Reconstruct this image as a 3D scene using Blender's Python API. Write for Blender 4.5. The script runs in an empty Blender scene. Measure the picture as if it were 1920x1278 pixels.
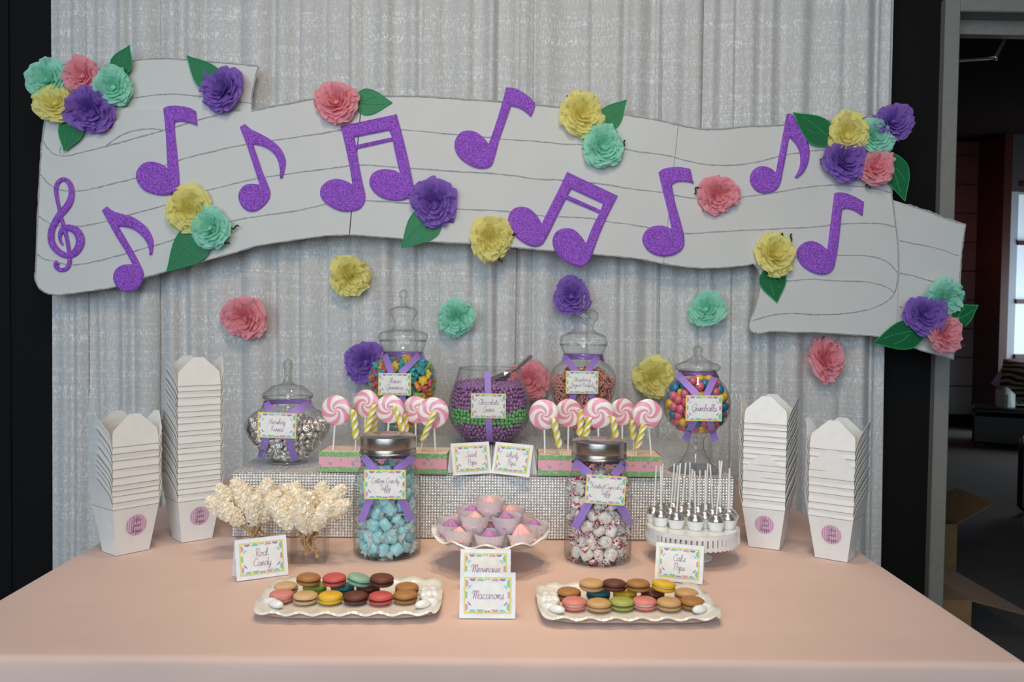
import bpy, math, random
import numpy as np
from mathutils import Vector, Matrix, Euler, Quaternion
from mathutils.geometry import tessellate_polygon
R = math.radians
PI = math.pi
S = bpy.context.scene
COL = S.collection
random.seed(7)
TT = 0.76            # table top height
# ------------------------------------------------------------------ camera
FPX, CAMZ = 1700.0, 1.32
_pitch, _yaw, _roll = math.atan(57 / FPX), math.atan(25 / FPX), R(0.75)
_fw = Vector((math.sin(_yaw) * math.cos(_pitch), math.cos(_yaw) * math.cos(_pitch), -math.sin(_pitch)))
_rt0 = Vector((math.cos(_yaw), -math.sin(_yaw), 0))
_up0 = _rt0.cross(_fw)
_rt = _rt0 * math.cos(_roll) + _up0 * math.sin(_roll)
_up = _up0 * math.cos(_roll) - _rt0 * math.sin(_roll)
CAM = Vector((0, 0, CAMZ))
cd = bpy.data.cameras.new('camera')
cam = bpy.data.objects.new('camera', cd)
COL.objects.link(cam)
cd.sensor_width = 36
cd.lens = FPX / 1920 * 36
cd.clip_start = 0.05
cd.dof.use_dof = True
cd.dof.focus_distance = 2.35
cd.dof.aperture_fstop = 8.0
cam.matrix_world = Matrix(((_rt.x, _up.x, -_fw.x, 0), (_rt.y, _up.y, -_fw.y, 0), (_rt.z, _up.z, -_fw.z, CAMZ), (0, 0, 0, 1)))
S.camera = cam

def ray(px, py):
    return _rt * ((px - 960) / FPX) + _up * ((639 - py) / FPX) + _fw
def P(px, py, Y):
    d = ray(px, py)
    return CAM + d * (Y / d.y)
def G(px, py, z):
    d = ray(px, py)
    return CAM + d * ((z - CAMZ) / d.z)
# ------------------------------------------------------------------ world and light
w = bpy.data.worlds.new('daylight')
S.world = w
w.use_nodes = True
wb = w.node_tree.nodes['Background']
wb.inputs[0].default_value = (0.95, 0.95, 1.0, 1)
wb.inputs[1].default_value = 0.16

def light(name, kind, loc, energy, col, size=0.1, rot=(0, 0, 0), size_y=None, spot=None):
    d = bpy.data.lights.new(name, kind)
    d.energy, d.color = energy, col
    if kind == 'AREA':
        d.size = size
        if size_y:
            d.shape, d.size_y = 'RECTANGLE', size_y
    else:
        d.shadow_soft_size = size
    if spot:
        d.spot_size, d.spot_blend = R(spot[0]), spot[1]
    o = bpy.data.objects.new(name, d)
    o.location, o.rotation_euler = loc, rot
    COL.objects.link(o)
    return o
WARM = (1.0, 0.80, 0.56)
for i, (x, y, e) in enumerate(((-0.45, 1.75, 34), (0.45, 1.75, 34), (0.0, 2.15, 34))):
    light('ceiling_downlight', 'SPOT', (x, y, 3.3), e * 1.6, WARM, 0.09, (R(-4), 0, 0), spot=(46, 1.0))
light('banner_fill_spot', 'SPOT', (0.0, 0.2, 3.2), 128, (1.0, 0.78, 0.52), 0.38, (R(58), 0, 0), spot=(88, 1.0))  # unseen warm spot added to brighten the banner and upper curtain
# tall daylight windows of the hall, behind the photographer
light('hall_window_light', 'AREA', (-1.2, -3.0, 2.3), 205, (0.66, 0.84, 1.0), 5.0, (R(82), 0, R(-8)), 2.6)
# the lounge beyond the door: a small red accent lamp
light('red_accent_light', 'POINT', (4.85, 9.9, 2.1), 4, (1.0, 0.12, 0.06), 0.05)
# daylight through the lounge window
light('lounge_window_light', 'AREA', (7.1, 9.2, 1.25), 60, (0.80, 0.90, 1.0), 1.3, (0, R(90), 0), 1.8)
S.view_settings.view_transform = 'Standard'
S.view_settings.look = 'None'
S.view_settings.gamma = 1.0
S.view_settings.use_curve_mapping = False
S.view_settings.exposure = 0.0
S.cycles.transparent_max_bounces = 40
S.cycles.max_bounces = 10
# ------------------------------------------------------------------ materials
def lin(c):
    return c / 12.92 if c <= 0.04045 else ((c + 0.055) / 1.055) ** 2.4
def hx(h, k=1.0):
    h = h.lstrip('#')
    return tuple(min(1, lin(int(h[i:i + 2], 16) / 255) * k) for i in (0, 2, 4))
def mat(name, col, rough=0.5, metal=0.0, spec=0.5, bump=None, var=None, sheen=0, emit=0, sub=0, trans=0, coat=0, stretch=(1, 1, 1)):
    m = bpy.data.materials.new(name)
    m.use_nodes = True
    nt = m.node_tree
    b = nt.nodes['Principled BSDF']
    c4 = tuple(col) + (1,)
    b.inputs['Base Color'].default_value = c4
    b.inputs['Roughness'].default_value = rough
    b.inputs['Metallic'].default_value = metal
    b.inputs['Specular IOR Level'].default_value = spec
    b.inputs['Sheen Weight'].default_value = sheen
    b.inputs['Coat Weight'].default_value = coat
    if sub:
        b.inputs['Subsurface Weight'].default_value = sub
        b.inputs['Subsurface Radius'].default_value = (0.01, 0.008, 0.006)
    if trans:
        b.inputs['Transmission Weight'].default_value = trans
    if emit:
        b.inputs['Emission Color'].default_value = c4
        b.inputs['Emission Strength'].default_value = emit
    tc = nt.nodes.new('ShaderNodeTexCoord')
    mp = nt.nodes.new('ShaderNodeMapping')
    mp.inputs['Scale'].default_value = stretch
    nt.links.new(tc.outputs['Object'], mp.inputs[0])
    if var is None:
        var = (60, 0.06)
    n = nt.nodes.new('ShaderNodeTexNoise')
    n.inputs['Scale'].default_value = var[0]
    n.inputs['Detail'].default_value = 3
    nt.links.new(mp.outputs[0], n.inputs['Vector'])
    mr = nt.nodes.new('ShaderNodeMapRange')
    mr.inputs[1].default_value, mr.inputs[2].default_value = 0.3, 0.7
    mr.inputs[3].default_value, mr.inputs[4].default_value = 1 - var[1], 1 + var[1]
    nt.links.new(n.outputs[0], mr.inputs[0])
    mx = nt.nodes.new('ShaderNodeVectorMath')
    mx.operation = 'SCALE'
    mx.inputs[0].default_value = col
    nt.links.new(mr.outputs[0], mx.inputs['Scale'])
    nt.links.new(mx.outputs[0], b.inputs['Base Color'])
    if bump:
        n2 = nt.nodes.new('ShaderNodeTexNoise')
        n2.inputs['Scale'].default_value = bump[0]
        n2.inputs['Detail'].default_value = 2
        nt.links.new(mp.outputs[0], n2.inputs['Vector'])
        bp = nt.nodes.new('ShaderNodeBump')
        bp.inputs['Strength'].default_value = bump[1]
        bp.inputs['Distance'].default_value = bump[2] if len(bump) > 2 else 0.002
        nt.links.new(n2.outputs[0], bp.inputs['Height'])
        nt.links.new(bp.outputs[0], b.inputs['Normal'])
    return m
def thin_glass(name, tint=(0.985, 0.99, 0.985), ior=1.5, top=0.75, edge=0.55):
    m = bpy.data.materials.new(name)
    m.use_nodes = True
    nt = m.node_tree
    nt.nodes.clear()
    o = nt.nodes.new('ShaderNodeOutputMaterial')
    t = nt.nodes.new('ShaderNodeBsdfTransparent')
    t.inputs[0].default_value = tint + (1,)
    g = nt.nodes.new('ShaderNodeBsdfGlossy')
    g.inputs['Roughness'].default_value = 0.03
    # Schlick reflectance of a thin pane, the same from either side
    lw = nt.nodes.new('ShaderNodeLayerWeight')
    lw.inputs[0].default_value = 0.5
    pw = nt.nodes.new('ShaderNodeMath')
    pw.operation = 'POWER'
    pw.inputs[1].default_value = 4.0
    nt.links.new(lw.outputs['Facing'], pw.inputs[0])
    ma = nt.nodes.new('ShaderNodeMath')
    ma.operation = 'MULTIPLY_ADD'
    r0 = ((ior - 1) / (ior + 1)) ** 2
    ma.inputs[1].default_value, ma.inputs[2].default_value = top - r0, r0
    nt.links.new(pw.outputs[0], ma.inputs[0])
    # a longer path through the wall at grazing angles swallows more light
    p3 = nt.nodes.new('ShaderNodeMath')
    p3.operation = 'POWER'
    p3.inputs[1].default_value = 3.0
    nt.links.new(lw.outputs['Facing'], p3.inputs[0])
    mc_ = nt.nodes.new('ShaderNodeMix')
    mc_.data_type = 'RGBA'
    nt.links.new(p3.outputs[0], mc_.inputs[0])
    mc_.inputs[6].default_value = tint + (1,)
    mc_.inputs[7].default_value = tuple(c * edge for c in tint) + (1,)
    nt.links.new(mc_.outputs[2], t.inputs[0])
    x = nt.nodes.new('ShaderNodeMixShader')
    nt.links.new(ma.outputs[0], x.inputs[0])
    nt.links.new(t.outputs[0], x.inputs[1])
    nt.links.new(g.outputs[0], x.inputs[2])
    nt.links.new(x.outputs[0], o.inputs[0])
    return m
def tissue(name, col):
    m = mat(name, col, 0.85, spec=0.15, var=(35, 0.1), bump=(90, 0.25, 0.004))
    nt = m.node_tree
    b = nt.nodes['Principled BSDF']
    t = nt.nodes.new('ShaderNodeBsdfTranslucent')
    t.inputs[0].default_value = tuple(col) + (1,)
    x = nt.nodes.new('ShaderNodeMixShader')
    x.inputs[0].default_value = 0.42
    o = nt.nodes['Material Output']
    nt.links.new(b.outputs[0], x.inputs[1])
    nt.links.new(t.outputs[0], x.inputs[2])
    nt.links.new(x.outputs[0], o.inputs[0])
    return m
# ------------------------------------------------------------------ mesh builder
class MB:
    def __init__(s):
        s.v, s.f, s.m = [], [], []
    def add(s, vs, fs, mi=0, T=None):
        n = len(s.v)
        if T is None:
            s.v += [tuple(v) for v in vs]
        elif callable(T):
            s.v += [tuple(T(v)) for v in vs]
        else:
            s.v += [tuple(T @ Vector(v)) for v in vs]
        s.f += [tuple(i + n for i in f) for f in fs]
        s.m += [mi] * len(fs)
        return s
    def box(s, a, b, mi=0, T=None):
        x0, y0, z0 = a
        x1, y1, z1 = b
        vs = [(x0, y0, z0), (x1, y0, z0), (x1, y1, z0), (x0, y1, z0), (x0, y0, z1), (x1, y0, z1), (x1, y1, z1), (x0, y1, z1)]
        return s.add(vs, [(0, 3, 2, 1), (4, 5, 6, 7), (0, 1, 5, 4), (1, 2, 6, 5), (2, 3, 7, 6), (3, 0, 4, 7)], mi, T)
    def bbox(s, a, b, r=0.004, mi=0, T=None):
        # box with chamfered edges
        cx = [(a[i] + b[i]) / 2 for i in range(3)]
        h = [abs(b[i] - a[i]) / 2 for i in range(3)]
        r = min(r, min(h) * 0.9)
        vs, idx = [], {}
        for sx in (-1, 1):
            for sy in (-1, 1):
                for sz in (-1, 1):
                    for k in range(3):
                        o = [r, r, r]
                        o[k] = 0
                        idx[(sx, sy, sz, k)] = len(vs)
                        vs.append((cx[0] + sx * (h[0] - o[0]), cx[1] + sy * (h[1] - o[1]), cx[2] + sz * (h[2] - o[2])))
        fs = []
        for sx in (-1, 1):
            fs.append([idx[(sx, q[0], q[1], 0)] for q in ((-1, -1), (1, -1), (1, 1), (-1, 1))][::sx])
            fs.append([idx[(q[1], sx, q[0], 1)] for q in ((-1, -1), (1, -1), (1, 1), (-1, 1))][::sx])
            fs.append([idx[(q[0], q[1], sx, 2)] for q in ((-1, -1), (1, -1), (1, 1), (-1, 1))][::sx])
        for p in (-1, 1):
            for q in (-1, 1):
                fs.append([idx[(p, q, -1, 0)], idx[(p, q, -1, 1)], idx[(p, q, 1, 1)], idx[(p, q, 1, 0)]])
                fs.append([idx[(p, -1, q, 0)], idx[(p, -1, q, 2)], idx[(p, 1, q, 2)], idx[(p, 1, q, 0)]])
                fs.append([idx[(-1, p, q, 1)], idx[(-1, p, q, 2)], idx[(1, p, q, 2)], idx[(1, p, q, 1)]])
                for t in (-1, 1):
                    fs.append([idx[(p, q, t, k)] for k in range(3)])
        return s.add(vs, [tuple(f) for f in fs], mi, T)
    def grid(s, nu, nv, fn, mi=0, cu=False, T=None, mfn=None):
        vs = [fn(i / (nu if cu else nu - 1), j / (nv - 1)) for j in range(nv) for i in range(nu)]
        fs = []
        for j in range(nv - 1):
            for i in range(nu if cu else nu - 1):
                k = (i + 1) % nu
                fs.append((j * nu + i, j * nu + k, (j + 1) * nu + k, (j + 1) * nu + i))
        s.add(vs, fs, mi, T)
        if mfn:
            n = len(fs)
            w_ = nu if cu else nu - 1
            for q in range(n):
                s.m[len(s.m) - n + q] = mfn(q % w_, q // w_)
        return s
    def lathe(s, prof, seg=32, c=(0, 0), mi=0, T=None, rfn=None):
        # prof: [(r,z)...]
        n = len(prof)
        vs = []
        for r, z in prof:
            for i in range(seg):
                a = 2 * PI * i / seg
                rr = r if rfn is None else rfn(r, z, a)
                vs.append((c[0] + rr * math.cos(a), c[1] + rr * math.sin(a), z))
        fs = []
        for j in range(n - 1):
            for i in range(seg):
                k = (i + 1) % seg
                fs.append((j * seg + i, j * seg + k, (j + 1) * seg + k, (j + 1) * seg + i))
        if prof[0][0] > 1e-6:
            pass
        return s.add(vs, fs, mi, T)
    def tube(s, path, rad, seg=8, mi=0, flat=1.0, fdir=None, cap=True, mfn=None):
        path = [Vector(p) for p in path]
        n = len(path)
        if not hasattr(rad, '__len__'):
            rad = [rad] * n
        t0 = (path[1] - path[0]).normalized()
        up = Vector(fdir) if fdir else (Vector((0, 0, 1)) if abs(t0.z) < 0.9 else Vector((0, 1, 0)))
        vs = []
        for i in range(n):
            t = (path[min(i + 1, n - 1)] - path[max(i - 1, 0)])
            if t.length < 1e-9:
                t = t0
            t.normalize()
            a = t.cross(up)
            if a.length < 1e-6:
                a = t.orthogonal()
            a.normalize()
            b = a.cross(t)
            if fdir is None:
                up = b
            for k in range(seg):
                q = 2 * PI * k / seg
                vs.append(path[i] + a * (rad[i] * math.cos(q)) + b * (rad[i] * flat * math.sin(q)))
        fs, ms = [], []
        for j in range(n - 1):
            for i in range(seg):
                k = (i + 1) % seg
                fs.append((j * seg + i, j * seg + k, (j + 1) * seg + k, (j + 1) * seg + i))
        if cap:
            fs.append(tuple(range(seg))[::-1])
            fs.append(tuple((n - 1) * seg + i for i in range(seg)))
        return s.add(vs, fs, mi)
    def sphere(s, c, r, seg=14, rings=9, mi=0, sc=(1, 1, 1), T=None):
        vs = [(c[0], c[1], c[2] + r * sc[2])]
        for j in range(1, rings):
            th = PI * j / rings
            for i in range(seg):
                a = 2 * PI * i / seg
                vs.append((c[0] + r * sc[0] * math.sin(th) * math.cos(a), c[1] + r * sc[1] * math.sin(th) * math.sin(a), c[2] + r * sc[2] * math.cos(th)))
        vs.append((c[0], c[1], c[2] - r * sc[2]))
        fs = [(0, 1 + i, 1 + (i + 1) % seg) for i in range(seg)]
        for j in range(rings - 2):
            for i in range(seg):
                k = (i + 1) % seg
                fs.append((1 + j * seg + i, 1 + (j + 1) * seg + i, 1 + (j + 1) * seg + k, 1 + j * seg + k))
        L = len(vs) - 1
        b0 = 1 + (rings - 2) * seg
        fs += [(b0 + i, L, b0 + (i + 1) % seg) for i in range(seg)]
        return s.add(vs, fs, mi, T)
    def mesh(s, name, mats, smooth=40):
        me = bpy.data.meshes.new(name)
        me.from_pydata(s.v, [], s.f)
        for m in (mats if isinstance(mats, (list, tuple)) else [mats]):
            me.materials.append(m)
        if len(me.materials) > 1:
            me.polygons.foreach_set('material_index', s.m)
        if smooth:
            me.polygons.foreach_set('use_smooth', [True] * len(me.polygons))
            if smooth < 180:
                me.set_sharp_from_angle(angle=R(smooth))
        me.update()
        return me
    def build(s, name, mats, parent=None, world=False, smooth=40, **kw):
        if world and parent:
            o = wloc(parent)
            s.v = [(x - o.x, y - o.y, z - o.z) for x, y, z in s.v]
        elif world and 'loc' in kw:
            o = Vector(kw['loc'])
            s.v = [(x - o.x, y - o.y, z - o.z) for x, y, z in s.v]
        return put(name, s.mesh(name, mats, smooth), parent, **kw)
def wloc(o):
    v = Vector((0, 0, 0))
    while o:
        v += o.location
        o = o.parent
    return v
def put(name, me, parent=None, loc=None, rot=None, scale=None, label=None, cat=None, group=None, kind=None):
    o = bpy.data.objects.new(name, me)
    COL.objects.link(o)
    o.parent = parent
    if loc is not None:
        o.location = loc
    if rot is not None:
        if isinstance(rot, Quaternion):
            rot = rot.to_euler()
        o.rotation_euler = rot
    if scale is not None:
        o.scale = (scale,) * 3 if not hasattr(scale, '__len__') else scale
    for k, v in (('label', label), ('category', cat), ('group', group), ('kind', kind)):
        if v:
            o[k] = v
    return o
def E(name, label, cat, loc, rot=None, group=None, scale=None):
    return put(name, None, None, loc, rot, scale, label, cat, group)
def copy_tree(o, parent=None, loc=None, rot=None, label=None):
    c = o.copy()
    COL.objects.link(c)
    c.parent = parent
    if loc is not None:
        c.location = loc
    if rot is not None:
        c.rotation_euler = rot
    if label:
        c['label'] = label
    for ch in o.children:
        copy_tree(ch, c)
    return c
# ------------------------------------------------------------------ outlines
def crom(pts, n=6, closed=False, corner=50):
    pts = [Vector(p) for p in pts]
    N = len(pts)
    def tang(i):
        if not closed and (i == 0 or i == N - 1):
            return None
        a, b = pts[i] - pts[i - 1], pts[(i + 1) % N] - pts[i]
        if a.length < 1e-9 or b.length < 1e-9 or a.angle(b) > R(corner):
            return None
        return (a.normalized() + b.normalized()).normalized()
    tg = [tang(i) for i in range(N)]
    out = []
    for i in range(N if closed else N - 1):
        p, q = pts[i], pts[(i + 1) % N]
        L = (q - p).length
        d = (q - p)
        m0 = tg[i] * L if tg[i] is not None else d
        m1 = tg[(i + 1) % N] * L if tg[(i + 1) % N] is not None else d
        for k in range(n):
            t = k / n
            out.append(p * (2 * t ** 3 - 3 * t * t + 1) + m0 * (t ** 3 - 2 * t * t + t) + q * (-2 * t ** 3 + 3 * t * t) + m1 * (t ** 3 - t * t))
    if not closed:
        out.append(pts[-1])
    return out
def area2(p):
    return sum(p[i].x * p[(i + 1) % len(p)].y - p[(i + 1) % len(p)].x * p[i].y for i in range(len(p)))
def inset(p, d):
    n = len(p)
    out = []
    for i in range(n):
        a = (p[i] - p[i - 1])
        b = (p[(i + 1) % n] - p[i])
        if a.length < 1e-9 or b.length < 1e-9:
            out.append(p[i].copy())
            continue
        a.normalize()
        b.normalize()
        na, nb = Vector((-a.y, a.x)), Vector((-b.y, b.x))
        m = na + nb
        if m.length < 0.3:
            m = na
        m.normalize()
        k = max(0.5, m.dot(na))
        out.append(p[i] + m * (d / k))
    return out
def slab(mb, loops, y, t, b=0.0, mi=0, rings=None):
    """loops: 2D world (x,z) loops, first outer, others holes; front face towards -y at y-t."""
    rings = rings or ([(0, 0), (0, 0.5), (0.3, 0.83), (1.0, 1.0)] if b else [(0, 0), (0, 1)])
    fl = []
    for i, lp in enumerate(loops):
        ccw = area2(lp) > 0
        if (i == 0) != ccw:
            lp = lp[::-1]
        fl.append(lp)
    front = []
    for lp in fl:
        n = len(lp)
        vs = []
        for (ins, h) in rings:
            q = inset(lp, ins * b) if ins else lp
            vs += [(p.x, y - t * h, p.y) for p in q]
        front.append([Vector((v[0], v[2])) for v in vs[-n:]])
        fs = []
        for j in range(len(rings) - 1):
            for i in range(n):
                k = (i + 1) % n
                fs.append((j * n + i, j * n + k, (j + 1) * n + k, (j + 1) * n + i))
        mb.add(vs, fs, mi)
    for lps, yy, fl_ in ((front, y - t, False), (fl, y, True)):
        flat = [p for lp in lps for p in lp]
        tris = tessellate_polygon([[Vector((p.x, p.y, 0)) for p in lp] for lp in lps])
        vs = [(p.x, yy, p.y) for p in flat]
        fs = []
        for tr in tris:
            a, b_, c = (flat[k] for k in tr)
            ar = (b_.x - a.x) * (c.y - a.y) - (c.x - a.x) * (b_.y - a.y)
            if abs(ar) < 1e-14:
                continue
            tr = tuple(tr) if ar > 0 else tuple(tr)[::-1]
            fs.append(tr[::-1] if fl_ else tr)
        mb.add(vs, fs, mi)
    return mb
def pxloop(pts, Y, org=(0, 0), sc=1.0, n=5, corner=50):
    out = []
    for p in crom([Vector((org[0] + x * sc, org[1] + y * sc)) for x, y in pts], n, True, corner):
        q = P(p.x, p.y, Y)
        out.append(Vector((q.x, q.z)))
    return out
# ------------------------------------------------------------------ shared materials
M = {}
M['black_wall'] = mat('black_wall_paint', (0.0045, 0.0042, 0.0042), 0.8, spec=0.2, bump=(300, 0.2))
M['carpet'] = mat('dark_carpet', (0.085, 0.082, 0.078), 0.95, bump=(700, 0.8), var=(220, 0.5))
M['grey_metal'] = mat('door_frame_paint', (0.23, 0.225, 0.20), 0.45, bump=(500, 0.08))
M['steel'] = mat('brushed_steel', (0.40, 0.36, 0.32), 0.24, 1.0, bump=(40, 0.12), stretch=(1, 1, 60), var=(30, 0.15))
M['chrome'] = mat('polished_scoop', (0.72, 0.70, 0.68), 0.16, 1.0)
M['white'] = mat('white_card', (0.80, 0.81, 0.83), 0.7)
M['box_white'] = mat('white_takeout_board', (0.80, 0.78, 0.74), 0.38, var=(40, 0.03))
M['foam_white'] = mat('white_foam_board', (0.62, 0.615, 0.59), 0.6, var=(8, 0.02))
M['silver_glitter'] = mat('silver_glitter', (0.84, 0.86, 0.84), 0.3, 0.6, bump=(900, 1.0, 0.004), var=(420, 0.6))
M['purple_foil'] = mat('purple_glitter_foil', (0.47, 0.155, 0.90), 0.32, 0.65, bump=(420, 1.0, 0.004), var=(330, 0.7))
M['leaf'] = mat('green_foil_leaf', (0.003, 0.135, 0.040), 0.42, 0.25, bump=(500, 0.3))
M['leaf_glitter'] = mat('green_glitter', (0.03, 0.60, 0.20), 0.35, 0.3, bump=(900, 1.0, 0.003), var=(500, 0.6))
M['tendril'] = mat('dark_green_wire', (0.015, 0.045, 0.012), 0.8)
FC = {'pink': (0.97, 0.46, 0.51), 'mint': (0.46, 0.88, 0.72), 'yellow': (0.97, 0.90, 0.38), 'purple': (0.36, 0.20, 0.66)}
for k, c in FC.items():
    M['tissue_' + k] = tissue('tissue_' + k, c)
M['cloth'] = mat('pale_pink_tablecloth', (0.685, 0.482, 0.405), 0.85, spec=0.2, sheen=0.2, bump=(8, 0.25, 0.01), var=(6, 0.03))
M['glass'] = thin_glass('clear_glass')
M['glass_edge'] = thin_glass('clear_glass_thick', (0.90, 0.92, 0.90), 1.55)
M['ribbon'] = mat('lilac_satin_ribbon', (0.34, 0.20, 0.62), 0.45, sheen=0.3, bump=(400, 0.15), stretch=(1, 1, 6))
M['ceramic'] = mat('white_glazed_ceramic', (0.80, 0.77, 0.71), 0.18, coat=0.4)
M['stick'] = mat('white_paper_stick', (0.82, 0.80, 0.76), 0.6)

# curtain fabric: matt white with fine woven silver threads
def curtain_mat():
    m = mat('white_woven_curtain', (0.70, 0.70, 0.70), 0.8, spec=0.25, sheen=0.2)
    nt = m.node_tree
    b = nt.nodes['Principled BSDF']
    tc = nt.nodes.new('ShaderNodeTexCoord')
    def noise(sc, scale, det=1):
        mp = nt.nodes.new('ShaderNodeMapping')
        mp.inputs['Scale'].default_value = sc
        nt.links.new(tc.outputs['Object'], mp.inputs[0])
        n = nt.nodes.new('ShaderNodeTexNoise')
        n.inputs['Scale'].default_value = scale
        n.inputs['Detail'].default_value = det
        nt.links.new(mp.outputs[0], n.inputs['Vector'])
        return n.outputs[0]
    def rng(sock, a, b_, c, d):
        r = nt.nodes.new('ShaderNodeMapRange')
        for i, v in enumerate((a, b_, c, d)):
            r.inputs[i + 1].default_value = v
        nt.links.new(sock, r.inputs[0])
        return r.outputs[0]
    def mul(a, b_):
        r = nt.nodes.new('ShaderNodeMath')
        r.operation = 'MULTIPLY'
        nt.links.new(a, r.inputs[0])
        nt.links.new(b_, r.inputs[1])
        return r.outputs[0]
    dash = rng(noise((200, 200, 75), 1.0), 0.45, 0.60, 0.0, 1.0)      # upright thread dashes
    row = rng(noise((4, 4, 170), 1.0, 2), 0.36, 0.62, 0.1, 1.0)      # horizontal weft bands
    band = rng(noise((2, 2, 22), 1.0, 2), 0.35, 0.65, 0.35, 1.0)
    fl = mul(mul(dash, row), band)
    mx = nt.nodes.new('ShaderNodeMix')
    mx.data_type = 'RGBA'
    nt.links.new(fl, mx.inputs[0])
    mx.inputs[6].default_value = (0.625, 0.615, 0.60, 1)
    mx.inputs[7].default_value = (0.95, 0.96, 0.98, 1)
    nt.links.new(mx.outputs[2], b.inputs['Base Color'])
    nt.links.new(rng(fl, 0, 1, 0.85, 0.35), b.inputs['Roughness'])
    bp = nt.nodes.new('ShaderNodeBump')
    bp.inputs['Strength'].default_value = 0.35
    bp.inputs['Distance'].default_value = 0.003
    nt.links.new(fl, bp.inputs['Height'])
    nt.links.new(bp.outputs[0], b.inputs['Normal'])
    t = nt.nodes.new('ShaderNodeBsdfTranslucent')
    t.inputs[0].default_value = (0.8, 0.76, 0.7, 1)
    x = nt.nodes.new('ShaderNodeMixShader')
    x.inputs[0].default_value = 0.12
    nt.links.new(b.outputs[0], x.inputs[1])
    nt.links.new(t.outputs[0], x.inputs[2])
    nt.links.new(x.outputs[0], nt.nodes['Material Output'].inputs[0])
    return m
M['curtain'] = curtain_mat()

# ------------------------------------------------------------------ the setting
YW = 3.24
xi = P(1776, 600, YW).x          # inner edge of the door frame
xo = P(1748, 600, YW).x
zh = P(1800, 27, YW).z           # underside of the frame head
zh2 = P(1800, 2, YW).z
xr = xi + 1.0
mb = MB().box((-7, -4, -0.1), (7.5, 11.2, 0))
mb.build('floor', M['carpet'], kind='structure', smooth=0)
xg = P(21, 600, YW).x
mb = MB()
mb.box((-6, YW, 0.001), (xg - 0.004, YW + 0.1, 3.6)).box((xg + 0.004, YW, 0.001), (xo, YW + 0.1, 3.6)).box((xg - 0.004, YW + 0.006, 0.001), (xg + 0.004, YW + 0.1, 3.6))
mb.box((xo, YW, zh2), (xr + 0.06, YW + 0.1, 3.6)).box((xr + 0.06, YW, 0.001), (7.2, YW + 0.1, 3.6))
mb.build('wall_back', M['black_wall'], kind='structure', smooth=0)
# door frame
t = put('trim_1', None, kind='structure', loc=(xo, YW, 0))
w0 = xi - xo
MB().bbox((0, -0.035, 0.002), (w0, 0.13, zh2), 0.004).box((w0, 0.05, 0.002), (w0 + 0.012, 0.11, zh)).build('door_jamb', M['grey_metal'], t, smooth=0)
MB().bbox((xr - xo, -0.035, 0.002), (xr - xo + w0, 0.13, zh2), 0.004).build('door_jamb', M['grey_metal'], t, smooth=0)
MB().bbox((w0, -0.035, zh), (xr - xo, 0.13, zh2), 0.004).box((w0, 0.06, zh - 0.05), (xr - xo, 0.11, zh)).build('door_head', M['grey_metal'], t, smooth=0)
# door closer with its folded arm
p0, p1, p2 = P(1905, 52, YW + 0.16), P(1866, 108, YW + 0.22), P(1797, 113, YW + 0.15)
dc = E('door_closer', 'grey metal door closer with folded arm under the door frame head', 'door closer', p0)
MB().bbox(P(1884, 62, YW + 0.14), P(1924, 42, YW + 0.2), 0.012).build('closer_body', M['grey_metal'], dc, True)
MB().tube([P(1890, 62, YW + 0.17), p1], 0.008, 8).sphere(p1, 0.011).build('arm', M['steel'], dc, True)
MB().tube([p1, p2], 0.007, 8).build('arm', M['steel'], dc, True)
MB().tube([P(1848, 56, YW + 0.15), P(1868, 53, YW + 0.15)], 0.007, 8).build('bracket', M['grey_metal'], dc, True)
# lounge beyond the door
YF = 10.8
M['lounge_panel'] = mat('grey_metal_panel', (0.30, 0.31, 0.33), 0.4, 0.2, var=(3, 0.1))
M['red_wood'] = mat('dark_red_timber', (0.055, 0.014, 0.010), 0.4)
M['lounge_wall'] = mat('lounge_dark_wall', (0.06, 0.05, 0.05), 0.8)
xa, xb = xi - 0.12, P(1868, 600, YF).x
fw = put('wall_far', None, kind='structure', loc=(xa, YF, 0))
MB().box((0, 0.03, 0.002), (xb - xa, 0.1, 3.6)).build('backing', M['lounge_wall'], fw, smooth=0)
zz = 0.14
ph = 0.345
pm = MB().bbox((0.004, 0, 0.004), (xb - xa - 0.004, 0.028, ph - 0.006), 0.004).mesh('panel', M['lounge_panel'], 0)
for i in range(10):
    put('panel', pm, fw, loc=(0, 0, zz + i * ph))
MB().box((xa, YF - 0.03, 0.002), (xb, YF, 0.135)).build('baseboard_far', M['black_wall'], kind='structure', smooth=0)
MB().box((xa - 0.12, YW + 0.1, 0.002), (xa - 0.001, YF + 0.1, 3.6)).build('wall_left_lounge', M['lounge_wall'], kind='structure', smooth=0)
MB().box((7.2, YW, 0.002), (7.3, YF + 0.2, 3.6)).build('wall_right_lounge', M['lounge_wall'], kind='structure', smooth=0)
MB().box((xa - 0.12, YW + 0.12, 3.4), (7.3, YF + 0.2, 3.5)).build('ceiling', mat('lounge_ceiling', (.012, .010, .009), 1.0, spec=0.0), kind='structure', smooth=0)
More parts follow.
